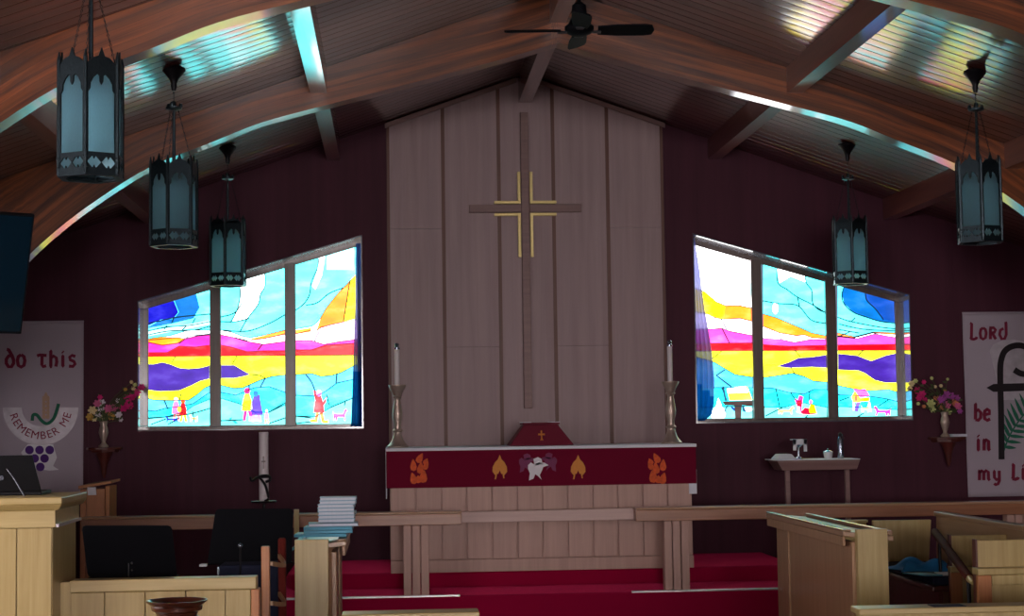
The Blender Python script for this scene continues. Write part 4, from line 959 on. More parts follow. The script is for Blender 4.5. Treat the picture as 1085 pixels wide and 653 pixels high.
FLL = [(95.5, 442, 4, 'yellow'), (98, 435, 4.5, 'cream'), (103, 428, 4, 'pink'), (108, 427, 3.5, 'white'), (107, 433, 4.5, 'white'), (110, 443.5, 4, 'cream'), (104, 441, 3.5, 'white'), (118, 441, 4.2, 'yellow'), (121, 433, 4.5, 'pink'), (115, 433, 4.2, 'pink'), (126, 440, 3.6, 'white'), (113, 438, 3.5, 'peach'), (125, 425, 2.6, 'white'), (131, 433, 4.5, 'magenta'), (136, 428, 4.5, 'magenta'), (134, 422, 3.5, 'magenta'), (140, 421, 4.5, 'magenta'), (145, 416, 4, 'magenta'), (150, 411, 4, 'magenta'), (138, 431, 3.5, 'magenta'), (141, 412, 2.4, 'cream'), (139, 405, 2, 'cream'), (143, 408, 2.2, 'lime'), (133, 413, 2, 'yellow'), (106, 421, 2.8, 'magenta'), (100, 444, 3, 'cream'), (128, 445, 2.5, 'white')]
bouquet(xm, ys_, z, 'pink, cream and magenta flower arrangement left of the left window', FLL, 15.2)
xm, ys_, z = shelf('wall_shelf', 'small dark wooden wall shelf right of the right window', 987, 1024, 463.5)
vase(xm-.03, ys_, z, 'slim metal vase on the right wall shelf')
FLR = [(966, 407, 3.5, 'cream'), (970, 404, 2.5, 'lime'), (964, 412, 3, 'cream'), (972, 414, 4, 'magenta'), (977, 418, 4.5, 'magenta'), (974, 422, 3.5, 'magenta'), (980, 424, 3.2, 'magenta'), (979, 405, 2.5, 'magenta'), (986, 428, 4.8, 'lime'), (992, 424, 4.5, 'peach'), (998, 423, 4.8, 'violet'), (1003, 419, 4.5, 'violet'), (1008, 420, 4, 'violet'), (1011, 427, 4.5, 'peach'), (1003, 429, 4.5, 'pink'), (996, 431, 4.5, 'peach'), (1004, 436, 4.5, 'lime'), (1015, 431, 4, 'pink'), (1014, 422, 3.5, 'violet'), (988, 434, 3.5, 'lime'), (987, 401, 2, 'lime'), (997, 409, 2, 'cream'), (991, 410, 1.8, 'cream'), (1004, 402, 1.6, 'lime'), (1001, 414, 2, 'yellow'), (973, 428, 2, 'lime'), (979, 431, 2.2, 'peach'), (1017, 436, 3, 'violet')]
bouquet(xm-.03, ys_, z, 'violet, peach and lime flower arrangement beside the right banner', FLR, 15.2)
# small grey book at the end of the right shelf
x0, z_ = W(1007, 463, 15.15); 
b = MB().box(x0, x0+.14, D(15.1), D(15.22), z+.002, z+.026); tag(b.build('small_book', M['paper'], bevel=.003), 'small grey book lying on the right wall shelf beside the vase', 'book')

# ------------------------------------------------------------------ side table with its vessels
d = 14.5; xa, zt = W(824, 488.5, d); xb, _ = W(911, 488, d); yt = D(d); zf = .27
r = thing('side_table', 'narrow two legged side table below the right stained glass window', 'table', ((xa+xb)/2, yt+.18, zf))
MB().hexa([(xa+.045, yt+.02, zt-.085), (xb-.02, yt+.02, zt-.085), (xb-.02, yt+.34, zt-.085), (xa+.045, yt+.34, zt-.085), (xa, yt, zt-.012), (xb, yt, zt-.012), (xb, yt+.36, zt-.012), (xa, yt+.36, zt-.012)]).build('apron', M['trim'], r, bevel=.004)
MB().box(xa-.0, xb, yt-.004, yt+.364, zt-.0115, zt).build('tabletop', M['trim'], r)
for px in (836, 899.5):
    X = W(px, 520, d)[0]
    for yy in (yt+.03,): MB().box(X-.02, X+.02, yy, yy+.04, zf, zt-.086).build('leg', M['trim'], r, bevel=.003)
tag(MB().box(xa-.03, xb+.003, yt-.008, yt+.37, zt+.001, zt+.008).build('table_cloth', M['linen'], bevel=.002), 'white cloth covering the top of the small side table', 'cloth')
zt += .009
X = W(835, 485, d)[0]
tag(MB().hexa([(X-.09, yt+.06, zt), (X+.09, yt+.06, zt), (X+.09, yt+.3, zt), (X-.09, yt+.3, zt), (X-.05, yt+.1, zt+.045), (X+.06, yt+.1, zt+.045), (X+.06, yt+.27, zt+.045), (X-.05, yt+.27, zt+.045)]).build('folded_napkin', M['linen'], bevel=.01), 'folded white napkin at the left end of the small side table', 'napkin')
X = W(851.5, 480, d)[0]
r = thing('small_chalice', 'small stemmed cup draped with a white cloth on the small side table', 'chalice', (X, yt+.18, zt))
MB().lathe([(0, 0), (.035, 0), (.034, .008), (.012, .022), (.010, .08), (.012, .10), (.045, .125), (.05, .165), (0, .165)], (X, yt+.18, zt), 20).build('cup', M['steel'], r, smooth=True)
b = MB().box(X-.062, X+.062, yt+.125, yt+.235, zt+.166, zt+.172)
for x in (X-.062, X+.032): b.box(x, x+.03, yt+.123, yt+.127, zt+.075+(.0 if x < X else -.01), zt+.172)
b.box(X-.062, X+.062, yt+.123, yt+.127, zt+.125, zt+.172); b.build('pall', M['linen'], r, bevel=.002)
X = W(882.5, 484, d)[0]
r = thing('lidded_bowl', 'little white lidded bowl on the small side table', 'bowl', (X, yt+.16, zt))
MB().lathe([(0, 0), (.03, 0), (.036, .02), (.04, .055), (.042, .058), (0, .058)], (X, yt+.16, zt), 20).build('bowl', M['white'], r, smooth=True)
MB().lathe([(0, .059), (.043, .059), (.03, .068), (.008, .074), (.009, .085), (0, .088)], (X, yt+.16, zt), 20).build('lid', M['steel'], r, smooth=True)
X = W(896.5, 480, d)[0]
r = thing('bottle', 'tall slim grey bottle at the right end of the small side table', 'bottle', (X, yt+.18, zt))
MB().lathe([(0, 0), (.026, 0), (.028, .01), (.026, .16), (.014, .19), (0, .19)], (X, yt+.18, zt), 20).build('body', M['steel'], r, smooth=True)
MB().lathe([(0, .191), (.016, .191), (.018, .215), (.01, .225), (0, .225)], (X, yt+.18, zt), 16).build('stopper', M['iron'], r, smooth=True)
MB().tube([(X+.024, yt+.18, zt+.15), (X+.034, yt+.18, zt+.18), (X+.018, yt+.18, zt+.205)], .004, 6).build('handle', M['steel'], r)

# ------------------------------------------------------------------ tall candle on its iron stand
d = 13.9; X, zb = W(280, 531, d); zt = W(279.5, 458, d)[1]; Y = D(d); X = W(279.5, 495, d)[0]
r = thing('candle_stand', 'black wrought iron stand with scrolls, holding the tall candle on the left', 'candle stand', (X, Y, .27))
b = MB().lathe([(0, 0), (.02, 0), (.014, .03), (.012, zb-.27-.02), (.10, zb-.27-.012), (.105, zb-.27), (0, zb-.27)], (X, Y, .27), 20); b.build('column', M['iron'], r, smooth=True)
for k in range(3):
    a = R_(90+120*k); c, s = math.cos(a), math.sin(a)
    MB().tube(catmull([(X, Y, .45), (X+.08*c, Y+.08*s, .40), (X+.16*c, Y+.16*s, .30), (X+.2*c, Y+.2*s, .283)], 5), .011, 8).build('foot', M['iron'], r)
b = MB().tube(catmull([(X-.105, Y-.03, zb+.19), (X-.09, Y-.055, zb+.165), (X-.05, Y-.06, zb+.19), (X, Y-.058, zb+.205), (X+.045, Y-.05, zb+.20), (X+.055, Y-.04, zb+.17), (X+.02, Y-.055, zb+.155)], 5), .011, 8)
b.tube(catmull([(X-.03, Y-.055, zb+.19), (X+.01, Y-.058, zb+.14), (X+.03, Y-.055, zb+.08), (X+.04, Y-.05, zb+.02), (X+.01, Y-.04, zb-.0)], 5), .010, 8)
b.tube([(X+.05*math.cos(t*math.pi/10), Y+.05*math.sin(t*math.pi/10), zb+.19) for t in range(20)], .006, 6, closed=True); b.build('scroll', M['iron'], r)
r = thing('tall_candle', 'tall thick white candle standing on the black iron stand', 'candle', (X, Y, zb+.001))
MB().lathe([(0, .001), (.038, .001), (.038, zt-zb-.004), (.034, zt-zb), (0, zt-zb-.012)], (X, Y, zb), 24).build('wax', M['wax'], r, smooth=True)
MB().tube([(X, Y, zt-.011), (X+.002, Y, zt+.008)], .002, 5).build('wick', M['iron'], r)
b = MB().box(X-.004, X+.004, Y-.0405, Y-.037, zb+.26, zb+.36).box(X-.016, X+.016, Y-.0402, Y-.034, zb+.315, zb+.323); b.build('cross_mark', M['bowl'], r)

# ------------------------------------------------------------------ prayer desk behind the rail
d = 13.0+.9; xa, zt = W(85, 517, d); xb, zt2 = W(119, 511, d); Y = D(d)
r = thing('prayer_desk', 'small reddish wooden lectern with slanted top beyond the left rail', 'lectern', ((xa+xb)/2, Y+.2, .27))
MB().hexa([(xa-.01, Y-.03, zt-.01), (xb, Y-.03, zt+.032), (xb, Y+.4, zt+.036), (xa-.01, Y+.4, zt-.006), (xa-.01, Y-.03, zt+.015), (xb, Y-.03, zt+.052), (xb, Y+.4, zt+.056), (xa-.01, Y+.4, zt+.018)]).build('desk_top', M['oak_warm'], r, bevel=.003)
MB().box(xa+.05, xb-.06, Y, Y+.34, .27, zt-.012).build('body', M['oak_warm'], r)
MB().box(xb-.055, xb-.02, Y-.004, Y+.34, .27, zt+.01).box(xa, xa+.045, Y-.004, Y+.34, .27, zt-.012).build('stile', M['oak_warm'], r, bevel=.004)
x0, z0 = W(93, 525, d-.05); x1, z1 = W(102, 516.5, d-.05)
tag(MB().hexa([(x0, Y-.044, z0), (x1, Y-.044, z0), (x1, Y-.041, z0), (x0, Y-.041, z0), (x0-.005, Y-.044, z1), (x1-.005, Y-.044, z1), (x1-.005, Y-.041, z1), (x0-.005, Y-.041, z1)]).build('paper_note', M['white']), 'small white paper note hanging on the slanted edge of the reddish lectern', 'paper')

# ------------------------------------------------------------------ big lectern at the left edge
d = 8.2; Y = D(d); xr, zt = W(66, 527, d-.03); zt = W(60, 527, d-.03)[1]; xl = xr-1.25; dep = .62
r = thing('pulpit_desk', 'broad light oak desk with moulded top and vertical boards at the left edge', 'lectern', ((xl+xr)/2, Y+dep/2, 0))
MB().box(xl+.05, xr-.05, Y+.01, Y+dep-.03, 0, zt-.11).build('body', M['oak'], r)
n = 7; x0 = xl+.05; bw = (xr-.05-x0)/n
for i in range(n): MB().box(x0+i*bw+.003, x0+(i+1)*bw-.003, Y-.006, Y+.0095, 0, zt-.145).build('front_board', M['oak'], r, bevel=.003)
MB().box(xl+.03, xr-.035, Y-.012, Y+dep-.02, zt-.142, zt-.062).build('frieze', M['oak_x'], r, bevel=.003)
prof = [(0, zt), (0, zt-.035), (.008, zt-.045), (.02, zt-.06), (.02, zt-.0615)]
MB().hexa([(xl+.02, Y-.014, zt-.0615), (xr-.02, Y-.014, zt-.0615), (xr-.02, Y+dep-.014, zt-.0615), (xl+.02, Y+dep-.014, zt-.0615), (xl, Y-.04, zt-.035), (xr, Y-.04, zt-.035), (xr, Y+dep, zt-.035), (xl, Y+dep, zt-.035)]).box(xl, xr, Y-.04, Y+dep, zt-.035, zt).build('top_moulding', M['oak_x'], r, bevel=.006)
MB().box(xr-.0345, xr-.022, Y+.0, Y+dep-.03, zt-.142, zt-.128).build('side_bead', M['nosing'], r)
# laptop
zl = zt+.001; d2 = 8.45; x1, _ = W(44, 527, d2); x0 = x1-.36; Yl = D(d2)
lp = thing('laptop', 'open black laptop seen from behind, standing on the broad oak desk', 'laptop', ((x0+x1)/2, Yl, zl))
MB().box(x0, x1, Yl+.0, Yl+.24, zl, zl+.018).build('keyboard_base', M['black'], lp, bevel=.004)
hl = .195; q = .045
MB().hexa([(x0, Yl-.008, zl+.02), (x1, Yl-.008, zl+.02), (x1, Yl, zl+.02), (x0, Yl, zl+.02), (x0-.02, Yl-.008-q, zl+hl), (x1-.035, Yl-.008-q, zl+hl), (x1-.035, Yl-q, zl+hl), (x0-.02, Yl-q, zl+hl)]).build('lid', M['black'], lp, bevel=.003)
lid_ = [o for o in col.objects if o.name.startswith('lid') and o.parent == lp][0]
o = MB().lathe([(0, -.0015), (.012, -.0015), (.012, .0015), (0, .0015)], (0, 0, 0), 16).build('badge', M['steel'], at=(0, 0, 0)); X, Z = W(1, 507, d2-.05)
o.parent = lid_; o.location = (X-lp.location.x, Yl-.042-lp.location.y, Z-lp.location.z); o.rotation_euler = (R_(90-13), 0, 0)
o['label'] = 'round silver badge on the lid'
pts = [W(5, 497, d2-.1), W(12, 507, d2-.12), W(18, 518, d2-.14), W(23, 526.3, d2-.15)]
tag(MB().tube(catmull([(p[0], Yl-.062-.008*i, p[1]) for i, p in enumerate(pts)], 5), [.002+.0002*i for i in range(16)], 6).build('cable', M['steel']), 'thin pale cable falling across the back of the laptop', 'cable')

# ------------------------------------------------------------------ low choir screen at the left
d = 8.38; Y = D(d); xl = W(74, 640, d)[0]; xr = W(287, 640, d)[0]; zt = W(170, 613.5, d)[1]
r = thing('choir_screen', 'low light oak panelled screen in front of the music stands, at the lower left', 'screen', ((xl+xr)/2, Y+.06, 0))
MB().box(xl, xr-.07, Y-.006, Y+.11, zt-.058, zt).build('cap_rail', M['oak_x'], r, bevel=.004)
b0 = xl; edges = [W(p, 640, d)[0] for p in (74, 111, 154, 197, 239, 266)]
for a, c in zip(edges, edges[1:]): MB().box(a+.003, c-.003, Y, Y+.02, 0, zt-.06).build('panel_board', M['oak'], r, bevel=.003)
MB().box(xl, edges[-1], Y+.021, Y+.09, 0, zt-.06).build('backing', M['oak'], r)
x1, x2 = W(266, 640, d)[0], W(275, 640, d)[0]
tag(MB().box(x1, x2-.001, Y-.004, Y+.10, 0, zt-.059).build('end_stile', M['oak_warm'], r, bevel=.004), 'orange end stile')
MB().box(xl-.052, xl-.0, Y+.02, Y+.10, 0, zt-.01).build('return_panel', M['oak'], r)
# ------------------------------------------------------------------ chair beyond the screen
d = 8.75; Y = D(d); xa = W(281.5, 600, d)[0]; zt = W(281, 579, d)[1]
r = thing('wooden_chair', 'wooden chair seen from the side behind the low oak screen, beside the pew end', 'chair', (xa+.02, Y+.2, 0))
def post(x, y, h, m=M['oak_warm'], w=.021, lean=0): return MB().hexa([(x-w, y-w, 0), (x+w, y-w, 0), (x+w, y+w, 0), (x-w, y+w, 0), (x-w+lean, y-w, h), (x+w+lean, y-w, h), (x+w+lean, y+w, h), (x-w+lean, y+w, h)])
post(xa, Y, zt).build('back_post', M['oak_warm'], r, bevel=.004)
d3 = d+.42; xb_ = W(299, 600, d3)[0]; zt3 = W(299, 570, d3)[1]
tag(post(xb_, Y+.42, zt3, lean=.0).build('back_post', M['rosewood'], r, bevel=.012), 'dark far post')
for zz in (zt-.10, zt-.30, zt-.44):
    b = MB(); P_ = catmull([(xa+.02, Y+.02, zz+.01), (xa+.075, Y+.2, zz-.012), (xb_-.022, Y+.40, zz+.02)], 6)
    for p, q in zip(P_, P_[1:]): b.hexa([(p[0], p[1], p[2]-.011), (q[0], q[1], q[2]-.011), (q[0]+.014, q[1], q[2]-.011), (p[0]+.014, p[1], p[2]-.011), (p[0], p[1], p[2]+.011), (q[0], q[1], q[2]+.011), (q[0]+.014, q[1], q[2]+.011), (p[0]+.014, p[1], p[2]+.011)])
    b.build('back_slat', M['desk'], r)
MB().box(xa-.44, xa+.02, Y+.0, Y+.44, .43, .46).build('seat', M['oak_warm'], r, bevel=.006)
for yy in (Y+.02, Y+.42): MB().box(xa-.42, xa-.385, yy-.018, yy+.018, 0, .43).build('leg', M['oak_warm'], r, bevel=.004)
# ------------------------------------------------------------------ music stands
def music_stand(lab, TL, TR, BL, BR, d, ledge):
    (x0, z0), (x1, z1), (x2, z2), (x3, z3) = W(*TL, d+.06), W(*TR, d+.06), W(*BL, d-.06), W(*BR, d-.06)
    # the desk leans: its foot is nearer the camera
    ya, yb2 = D(d+.06), D(d-.06); xm = (x2+x3)/2
    r = thing('music_stand', lab, 'music stand', (xm, D(d)+.05, 0), 'black music stands')
    b = MB(); n = Vector((0, -(z0-z2), (ya-yb2))).normalized() ; o = Vector((0, 0, 0))
    def rounded(pts, rad=.022):
        out = []
        for i, p in enumerate(pts):
            p = Vector(p); a = Vector(pts[i-1]); c = Vector(pts[(i+1) % 4])
            for t in (0, .5, 1):
                s = p+(a-p).normalized()*rad*(1-t)+(c-p).normalized()*rad*t
                if t == .5: s = s+(p-s)*.45
                out.append(s)
        return out
    q = rounded([(x2, yb2, z2), (x3, yb2, z3), (x1, ya, z1), (x0, ya, z0)])
    A = [b.bm.verts.new(p) for p in q]; B = [b.bm.verts.new(p-n*.006) for p in q]; b._f(A); b._f(B[::-1])
    for i in range(len(q)): j = (i+1) % len(q); b._f([A[i], B[i], B[j], A[j]])
    b.build('desk', M['matte'], r)
    MB().box(x2-ledge, x3+ledge*.2, yb2-.0+.008, yb2+.075, z2-.008, z2-.002).build('ledge', M['matte'], r, bevel=.002)
    yc = D(d)+.05; zc_ = (z0+z2)/2
    MB().tube([(xm, yc, 0.06), (xm, yc, zc_-.10), (xm, yc-.012, zc_-.03)], [.014, .011, .011], 10).build('pole', M['iron'], r, smooth=True)
    MB().lathe([(0, -.02), (.018, -.02), (.022, 0), (.018, .02), (0, .02)], (xm+.0, yc, .55), 12).build('height_knob', M['iron'], r, smooth=True)
    for k in range(3):
        a = R_(-90+120*k); c, s = math.cos(a), math.sin(a)
        MB().tube(catmull([(xm+.01*c, yc+.01*s, .16), (xm+.12*c, yc+.12*s, .10), (xm+.24*c, yc+.24*s, .009)], 5), .008, 8).build('foot', M['iron'], r, smooth=True)
    return r
m1 = music_stand('black music stand with its desk against the oak desk, nearest the left edge', (86.5, 557), (182, 557), (93, 612), (188, 612), 9.1, .0)
m2 = music_stand('black music stand in the middle, between the other stand and the pile of books', (228.6, 539.5), (311, 539), (219.5, 597.5), (309, 597.5), 9.8, .02)
# small details on and by the stands
for px, z_lab in ((137, 'small clip lamp at the foot of the left black music stand'),):
    X, Z = W(px, 611, 9.0); Y = D(9.0)
    t = thing('clip_light', z_lab, 'lamp', (X, Y-.02, Z))
    MB().tube([(X, Y-.02, Z), (X, Y-.025, Z+.07)], .003, 6).build('stalk', M['steel'], t); MB().ball((X+.018, Y-.03, Z+.07), .008, 8).ball((X+.018, Y-.03, Z+.035), .006, 8).build('clip', M['steel'], t)
X, Z = W(254.5, 578.5, 9.3); Y = D(9.3); Z0 = W(254.5, 611, 9.3)[1]
t = thing('microphone', 'round headed microphone on a thin stalk before the middle music stand', 'microphone', (X, Y, .0))
MB().ball((X, Y, Z), .014, 14).build('head', M['steel'], t, smooth=True)
MB().tube([(X, Y, Z-.012), (X, Y, .03)], .005, 8).lathe([(0, 0), (.09, 0), (.09, .02), (.01, .03), (0, .03)], (X, Y, 0), 20).build('stand', M['iron'], t, smooth=True)
X0, Z0 = W(232, 612, 9.4); X1, Z1 = W(296, 598, 9.4)
t = thing('keyboard_case', 'dark blue black instrument case behind the low oak screen', 'case', ((X0+X1)/2, D(9.4)+.15, 0))
MB().box(X0, X1, D(9.4), D(9.4)+.24, .10, Z1).build('case', M['navy'], t, bevel=.012)
MB().box(X0-.012, X0-.001, D(9.4)+.02, D(9.4)+.2, Z1-.06, Z1-.01).build('corner_cap', M['steel'], t)
MB().box(X0+.05, X0+.09, D(9.4)+.04, D(9.4)+.2, 0, .099).box(X1-.09, X1-.05, D(9.4)+.04, D(9.4)+.2, 0, .099).build('foot', M['iron'], t)
X, Z = W(214, 600, 9.72)
tag(MB().xy([(X-.012, D(9.7)-.01), (X+.028, D(9.7)-.018), (X+.028, D(9.7)+.05), (X-.005, D(9.7)+.05)], Z-.001, Z+.011).build('music_booklet', M['white']), 'corner of a white booklet on the ledge of the middle music stand', 'booklet')
# turned bowl on a pedestal
d = 7.4; X = W(187.5, 640, d)[0]; zr = W(187.5, 636, d)[1]; Y = D(d)
tag(MB().lathe([(0, -zr), (.15, -zr), (.15, -zr+.03), (.05, -zr+.07), (.035, -zr+.2), (.035, -.24), (.06, -.14), (.085, -.095), (.095, -.088), (.096, -.072), (.085, -.065), (.09, -.05), (.106, -.042), (.108, -.028), (.104, -.024), (.128, -.006), (.13, 0), (.12, 0), (.10, -.016), (.05, -.035), (0, -.038)], (X, Y, zr), 48).build('wooden_bowl', M['bowl'], smooth=True), 'dark turned wooden bowl with stepped rim on a pedestal before the low oak screen', 'bowl')
# ------------------------------------------------------------------ choir desks with sloping book rests
def choir_desk(side, lab, d1=11.75, hx_=1.38, lx_=1.68, xi_=1.43, xo_=1.63, xn_=1.45):
    s = side; d0 = 9.75; Y0, Y1 = D(d0), D(d1)
    xi, xo = s*xi_, s*xo_; zt = .955
    r = thing('choir_desk', lab, 'choir desk', ((xi+xo)/2, (Y0+Y1)/2, 0), 'choir desks')
    xa, xb = sorted((xi, xo))
    MB().box(s*xn_, xo, Y0-.0, Y0+.05, 0, zt).build('end_board', M['oak'], r, bevel=.003)
    MB().box(xa, xb, Y1-.05, Y1, 0, zt-.06).build('end_board', M['desk'], r, bevel=.003)
    for (a, c) in ((Y0+.051, Y0+.30), (Y1-.33, Y1-.051)): MB().box(xi, xi-s*-.03, a, c, 0, zt-.075).build('front_stile', M['desk'], r, bevel=.004)
    MB().box(xi+s*.012, xi+s*.03, Y0+.301, Y1-.331, .0, zt-.095).build('front_panel', M['desk'], r)
    # sloping rest: high towards the aisle, falling to the singers
    hx, lx = s*hx_, s*lx_; ya, yb = Y0+.051, Y1+.10
    def sl(x, o): return zt-.012-.035*abs(x-hx)/.32*1.0+o
    b = MB(); P = [(hx, sl(hx, -.03)), (lx, sl(lx, -.03)), (lx, sl(lx, 0)), (hx, sl(hx, 0))]
    b.xz(P, ya, yb); b.build('book_rest', M['oak_y'], r, bevel=.004)
    MB().xz([(hx, sl(hx, .001)), (hx+s*.05, sl(hx+s*.05, .001)), (hx+s*.05, sl(hx, .008)), (hx, sl(hx, .010))], ya, yb).build('edge_strip', M['edge'], r, bevel=.004)
    MB().xz([(lx-s*.03, sl(lx, .004)), (lx, sl(lx, .001)), (lx, sl(lx, .03)), (lx-s*.03, sl(lx, .03))], ya+.02, yb-.04).build('book_lip', M['edge'], r, bevel=.005)
    MB().box(hx+s*.006, hx+s*.024, ya+.04, yb, zt-.10, zt-.045).build('fascia', M['desk'], r, bevel=.003)
    for yy in (Y1-.09,): MB().xz([(xi-s*.001, zt-.11), (hx+s*.026, zt-.0725), (xi-s*.001, zt-.075)], yy, yy+.04).build('bracket', M['desk'], r)
    return zt
choir_desk(1, 'long choir desk with a pale end board and shining book rest, on the right')
ztd = choir_desk(-1, 'long choir desk end-on in the left middle, carrying the piled blue books', 10.8, 1.50, 1.79, 1.555, 1.79, 1.60)
# ------------------------------------------------------------------ books on the left desk
def book(name, lab, c, w, dpt, h, rz, cov, tilt=0, grp='hymn books on the left choir desk'):
    r = thing(name, lab, 'book', c, grp, local=True, rz=rz)
    r.rotation_euler = (0, tilt, rz)
    hw, hd = w/2, dpt/2
    MB().box(-hw, hw, -hd, hd, 0, .003).box(-hw, hw, -hd, hd, h-.003, h).box(-hw, hw, *((hd-.003, hd) if cov == 'book' else (-hd, -hd+.003)), 0.003, h-.003).build('cover', M[cov], r, bevel=.0008)
    MB().box(-hw+.005, hw-.005, -hd+.006, hd-.004, .0031, h-.0031).build('pages', M['paper'], r)
    return r
X0 = (W(340, 540, 10.2)[0]+W(375, 540, 10.2)[0])/2
zz = .958; rnd = random.Random(3)
low = [('teal', -.085, .30, -.06, 'lowest of the loose teal books, jutting left over the pew end'), ('teal', -.05, .28, .05, 'second of the loose teal books, just over the lowest'), ('teal', -.045, .28, -.03, 'third of the loose teal books, under the straight pile'), ('book', -.02, .29, .04, 'wide pale book directly under the straight pile, sticking out to the right')]
Yb = D(10.05)
for i, (cv, dx, w_, rz, lab) in enumerate(low):
    h = .018; book('hymn_book', lab, (X0+dx, Yb+.02*i-.04, zz), w_, .20, h, rz, cv); zz += h+.0006
ords = ['bottom book', 'second book from the bottom', 'third book from the bottom', 'middle book', 'third book from the top', 'second book from the top', 'topmost book']
for i in range(7):
    h = .0205; book('hymn_book', 'pale blue hymn book, %s of the straight pile' % ords[i], (X0+rnd.uniform(-.006, .006)+(.004 if i == 6 else 0), Yb+.08, zz), .215, .155, h, rnd.uniform(-.05, .05), 'book', 0); zz += h+.0006
X, Z = W(308, 583, 9.95)
o = book('spiral_notebook', 'tilted blue notebook sticking out left of the pew end below the books', (X+.0, Yb-.1, Z-.012), .15, .18, .014, 0, 'teal', R_(-38))

# ------------------------------------------------------------------ choir pew on the right
d0, d1 = 10.75, 12.0; Y0, Y1 = D(d0), D(d1); YR = D(10.25)
r = thing('choir_pew', 'long choir pew on the right facing the aisle, blue cloth on its seat', 'pew', (2.4, (Y0+Y1)/2, 0))
xb, z1_ = W(989, 546, d1); xB = xb
MB().hexa([(xB, YR, .05), (xB+.03, YR, .05), (xB+.03, Y1, .05), (xB, Y1, .05), (xB+.02, YR, .89), (xB+.05, YR, .89), (xB+.05, Y1, .89), (xB+.02, Y1, .89)]).build('backrest', M['reveal'] if 0 else M['oak_y'], r)
MB().box(xB+.0, xB+.075, YR, Y1, .891, .925).build('top_rail', M['oak_y'], r, bevel=.006)
xe0 = W(925, 560, d1)[0]; ze = W(950, 551.5, d1)[1]; xe1 = W(987, 560, d1)[0]
MB().yz([(Y1, 0), (Y1+.035, 0), (Y1+.035, ze), (Y1, ze)], xe0, xe0+.001).bm.free() if 0 else None
MB().xz([(xe0, 0), (xB-.09, 0), (xe1-.0, ze), (xe0, ze)], Y1, Y1+.035).build('end_board', M['oak'], r, bevel=.004)
MB().box(xe0+.02, xB-.002, Y0, Y1-.002, .48, .52).build('seat', M['darkwood'], r, bevel=.012)
MB().box(xe0+.06, xe0+.085, Y0, Y1-.002, 0, .48).build('seat_front', M['darkwood'], r)
tag(MB().box(xe0+.03, xB-.03, Y1-1.25, Y1-.05, .5205, .58).build('seat_cushion', M['navy'], bevel=.02), 'dark navy cushion on the far half of the right choir pew', 'cushion')
def folds(name, lab, cat, x0, x1, y0, y1, z, m, seed, amp=.02):
    b = MB(); n = 22; g = []; rn = random.Random(seed); ph = [rn.uniform(0, 6) for _ in range(4)]
    for i in range(n+1):
        row = []
        for j in range(n+1):
            u, v = j/n, i/n; x = x0+(x1-x0)*u+.02*math.sin(v*7+ph[0]); y = y0+(y1-y0)*v+.02*math.sin(u*6+ph[1])
            e = min(1, 6*min(u, 1-u, v, 1-v)); hh = amp*(1+.6*math.sin(u*9+v*5+ph[2])+.5*math.sin(v*13-u*4+ph[3]))*e
            row.append((b.bm.verts.new((x, y, z+.002+max(0, hh)+.004)), b.bm.verts.new((x, y, z+.002))))
        g.append(row)
    for i in range(n):
        for j in range(n):
            b._f([g[i][j][0], g[i][j+1][0], g[i+1][j+1][0], g[i+1][j][0]]); b._f([g[i][j][1], g[i+1][j][1], g[i+1][j+1][1], g[i][j+1][1]])
    for i in range(n):
        for (p, q) in (((i, 0), (i+1, 0)), ((i, n), (i+1, n)), ((0, i), (0, i+1)), ((n, i), (n, i+1))):
            A, B = g[p[0]][p[1]], g[q[0]][q[1]]; b._f([A[0], B[0], B[1], A[1]])
    return tag(b.build(name, m, smooth=True), lab, cat)
xs0, _ = W(946, 590, 11.3); 
folds('folded_cloth', 'crumpled bright blue cloth lying on the cushion of the right choir pew', 'cloth', xs0, xs0+.36, D(11.1), D(11.45), .58, M['bluecloth'], 2, .035)
folds('folded_garment', 'dark crimson cloth bundle on the right choir pew beside the blue cloth', 'cloth', xB-.20, xB-.04, D(11.1), D(11.3), .58, M['purplecloth'], 5, .03)
for px0, px1, py0, py1, lab in ((960, 992, 599, 606.5, 'pale blue open booklet on the near end of the right choir pew'), (994, 1011, 606, 611, 'small white leaflet next to the pale blue booklet on the choir pew')):
    dd = 10.9; (xa_, za_), (xb2, zb_) = W(px0, (py0+py1)/2, dd), W(px1, (py0+py1)/2, dd)
    z = .56; 
    tag(MB().hexa([(xa_, D(10.98), .5815), (xa_+.12, D(10.98), .5815), (xb2+.02, D(10.77), .5815), (xb2-.12, D(10.77), .5815), (xa_, D(10.98), .588), (xa_+.12, D(10.98), .588), (xb2+.02, D(10.77), .588), (xb2-.12, D(10.77), .588)]).build('booklet', M['teal'] if px0 < 990 else M['white'], bevel=.002), lab, 'booklet')  # thin strips stand in for the seat edge's window highlight
# panels seen beyond the desk
xa_, z_ = W(886, 554.5, 12.5); xb2, _ = W(918, 554.5, 12.5)
t = thing('modesty_panel', 'pale wooden panel end showing between the choir desk and the pew end', 'panel', ((xa_+xb2)/2, D(12.5), 0))
MB().box(xa_, xb2, D(12.5), D(12.54), 0, z_).build('panel', M['oak'], t, bevel=.003); MB().box(xa_-.01, xb2+.01, D(12.49), D(12.55), z_+.001, z_+.02).build('cap', M['oak_x'], t, bevel=.003)
MB().box(xa_, xa_+.04, D(12.541), D(12.7), 0, .03).box(xb2-.04, xb2, D(12.541), D(12.7), 0, .03).build('foot', M['oak'], t)
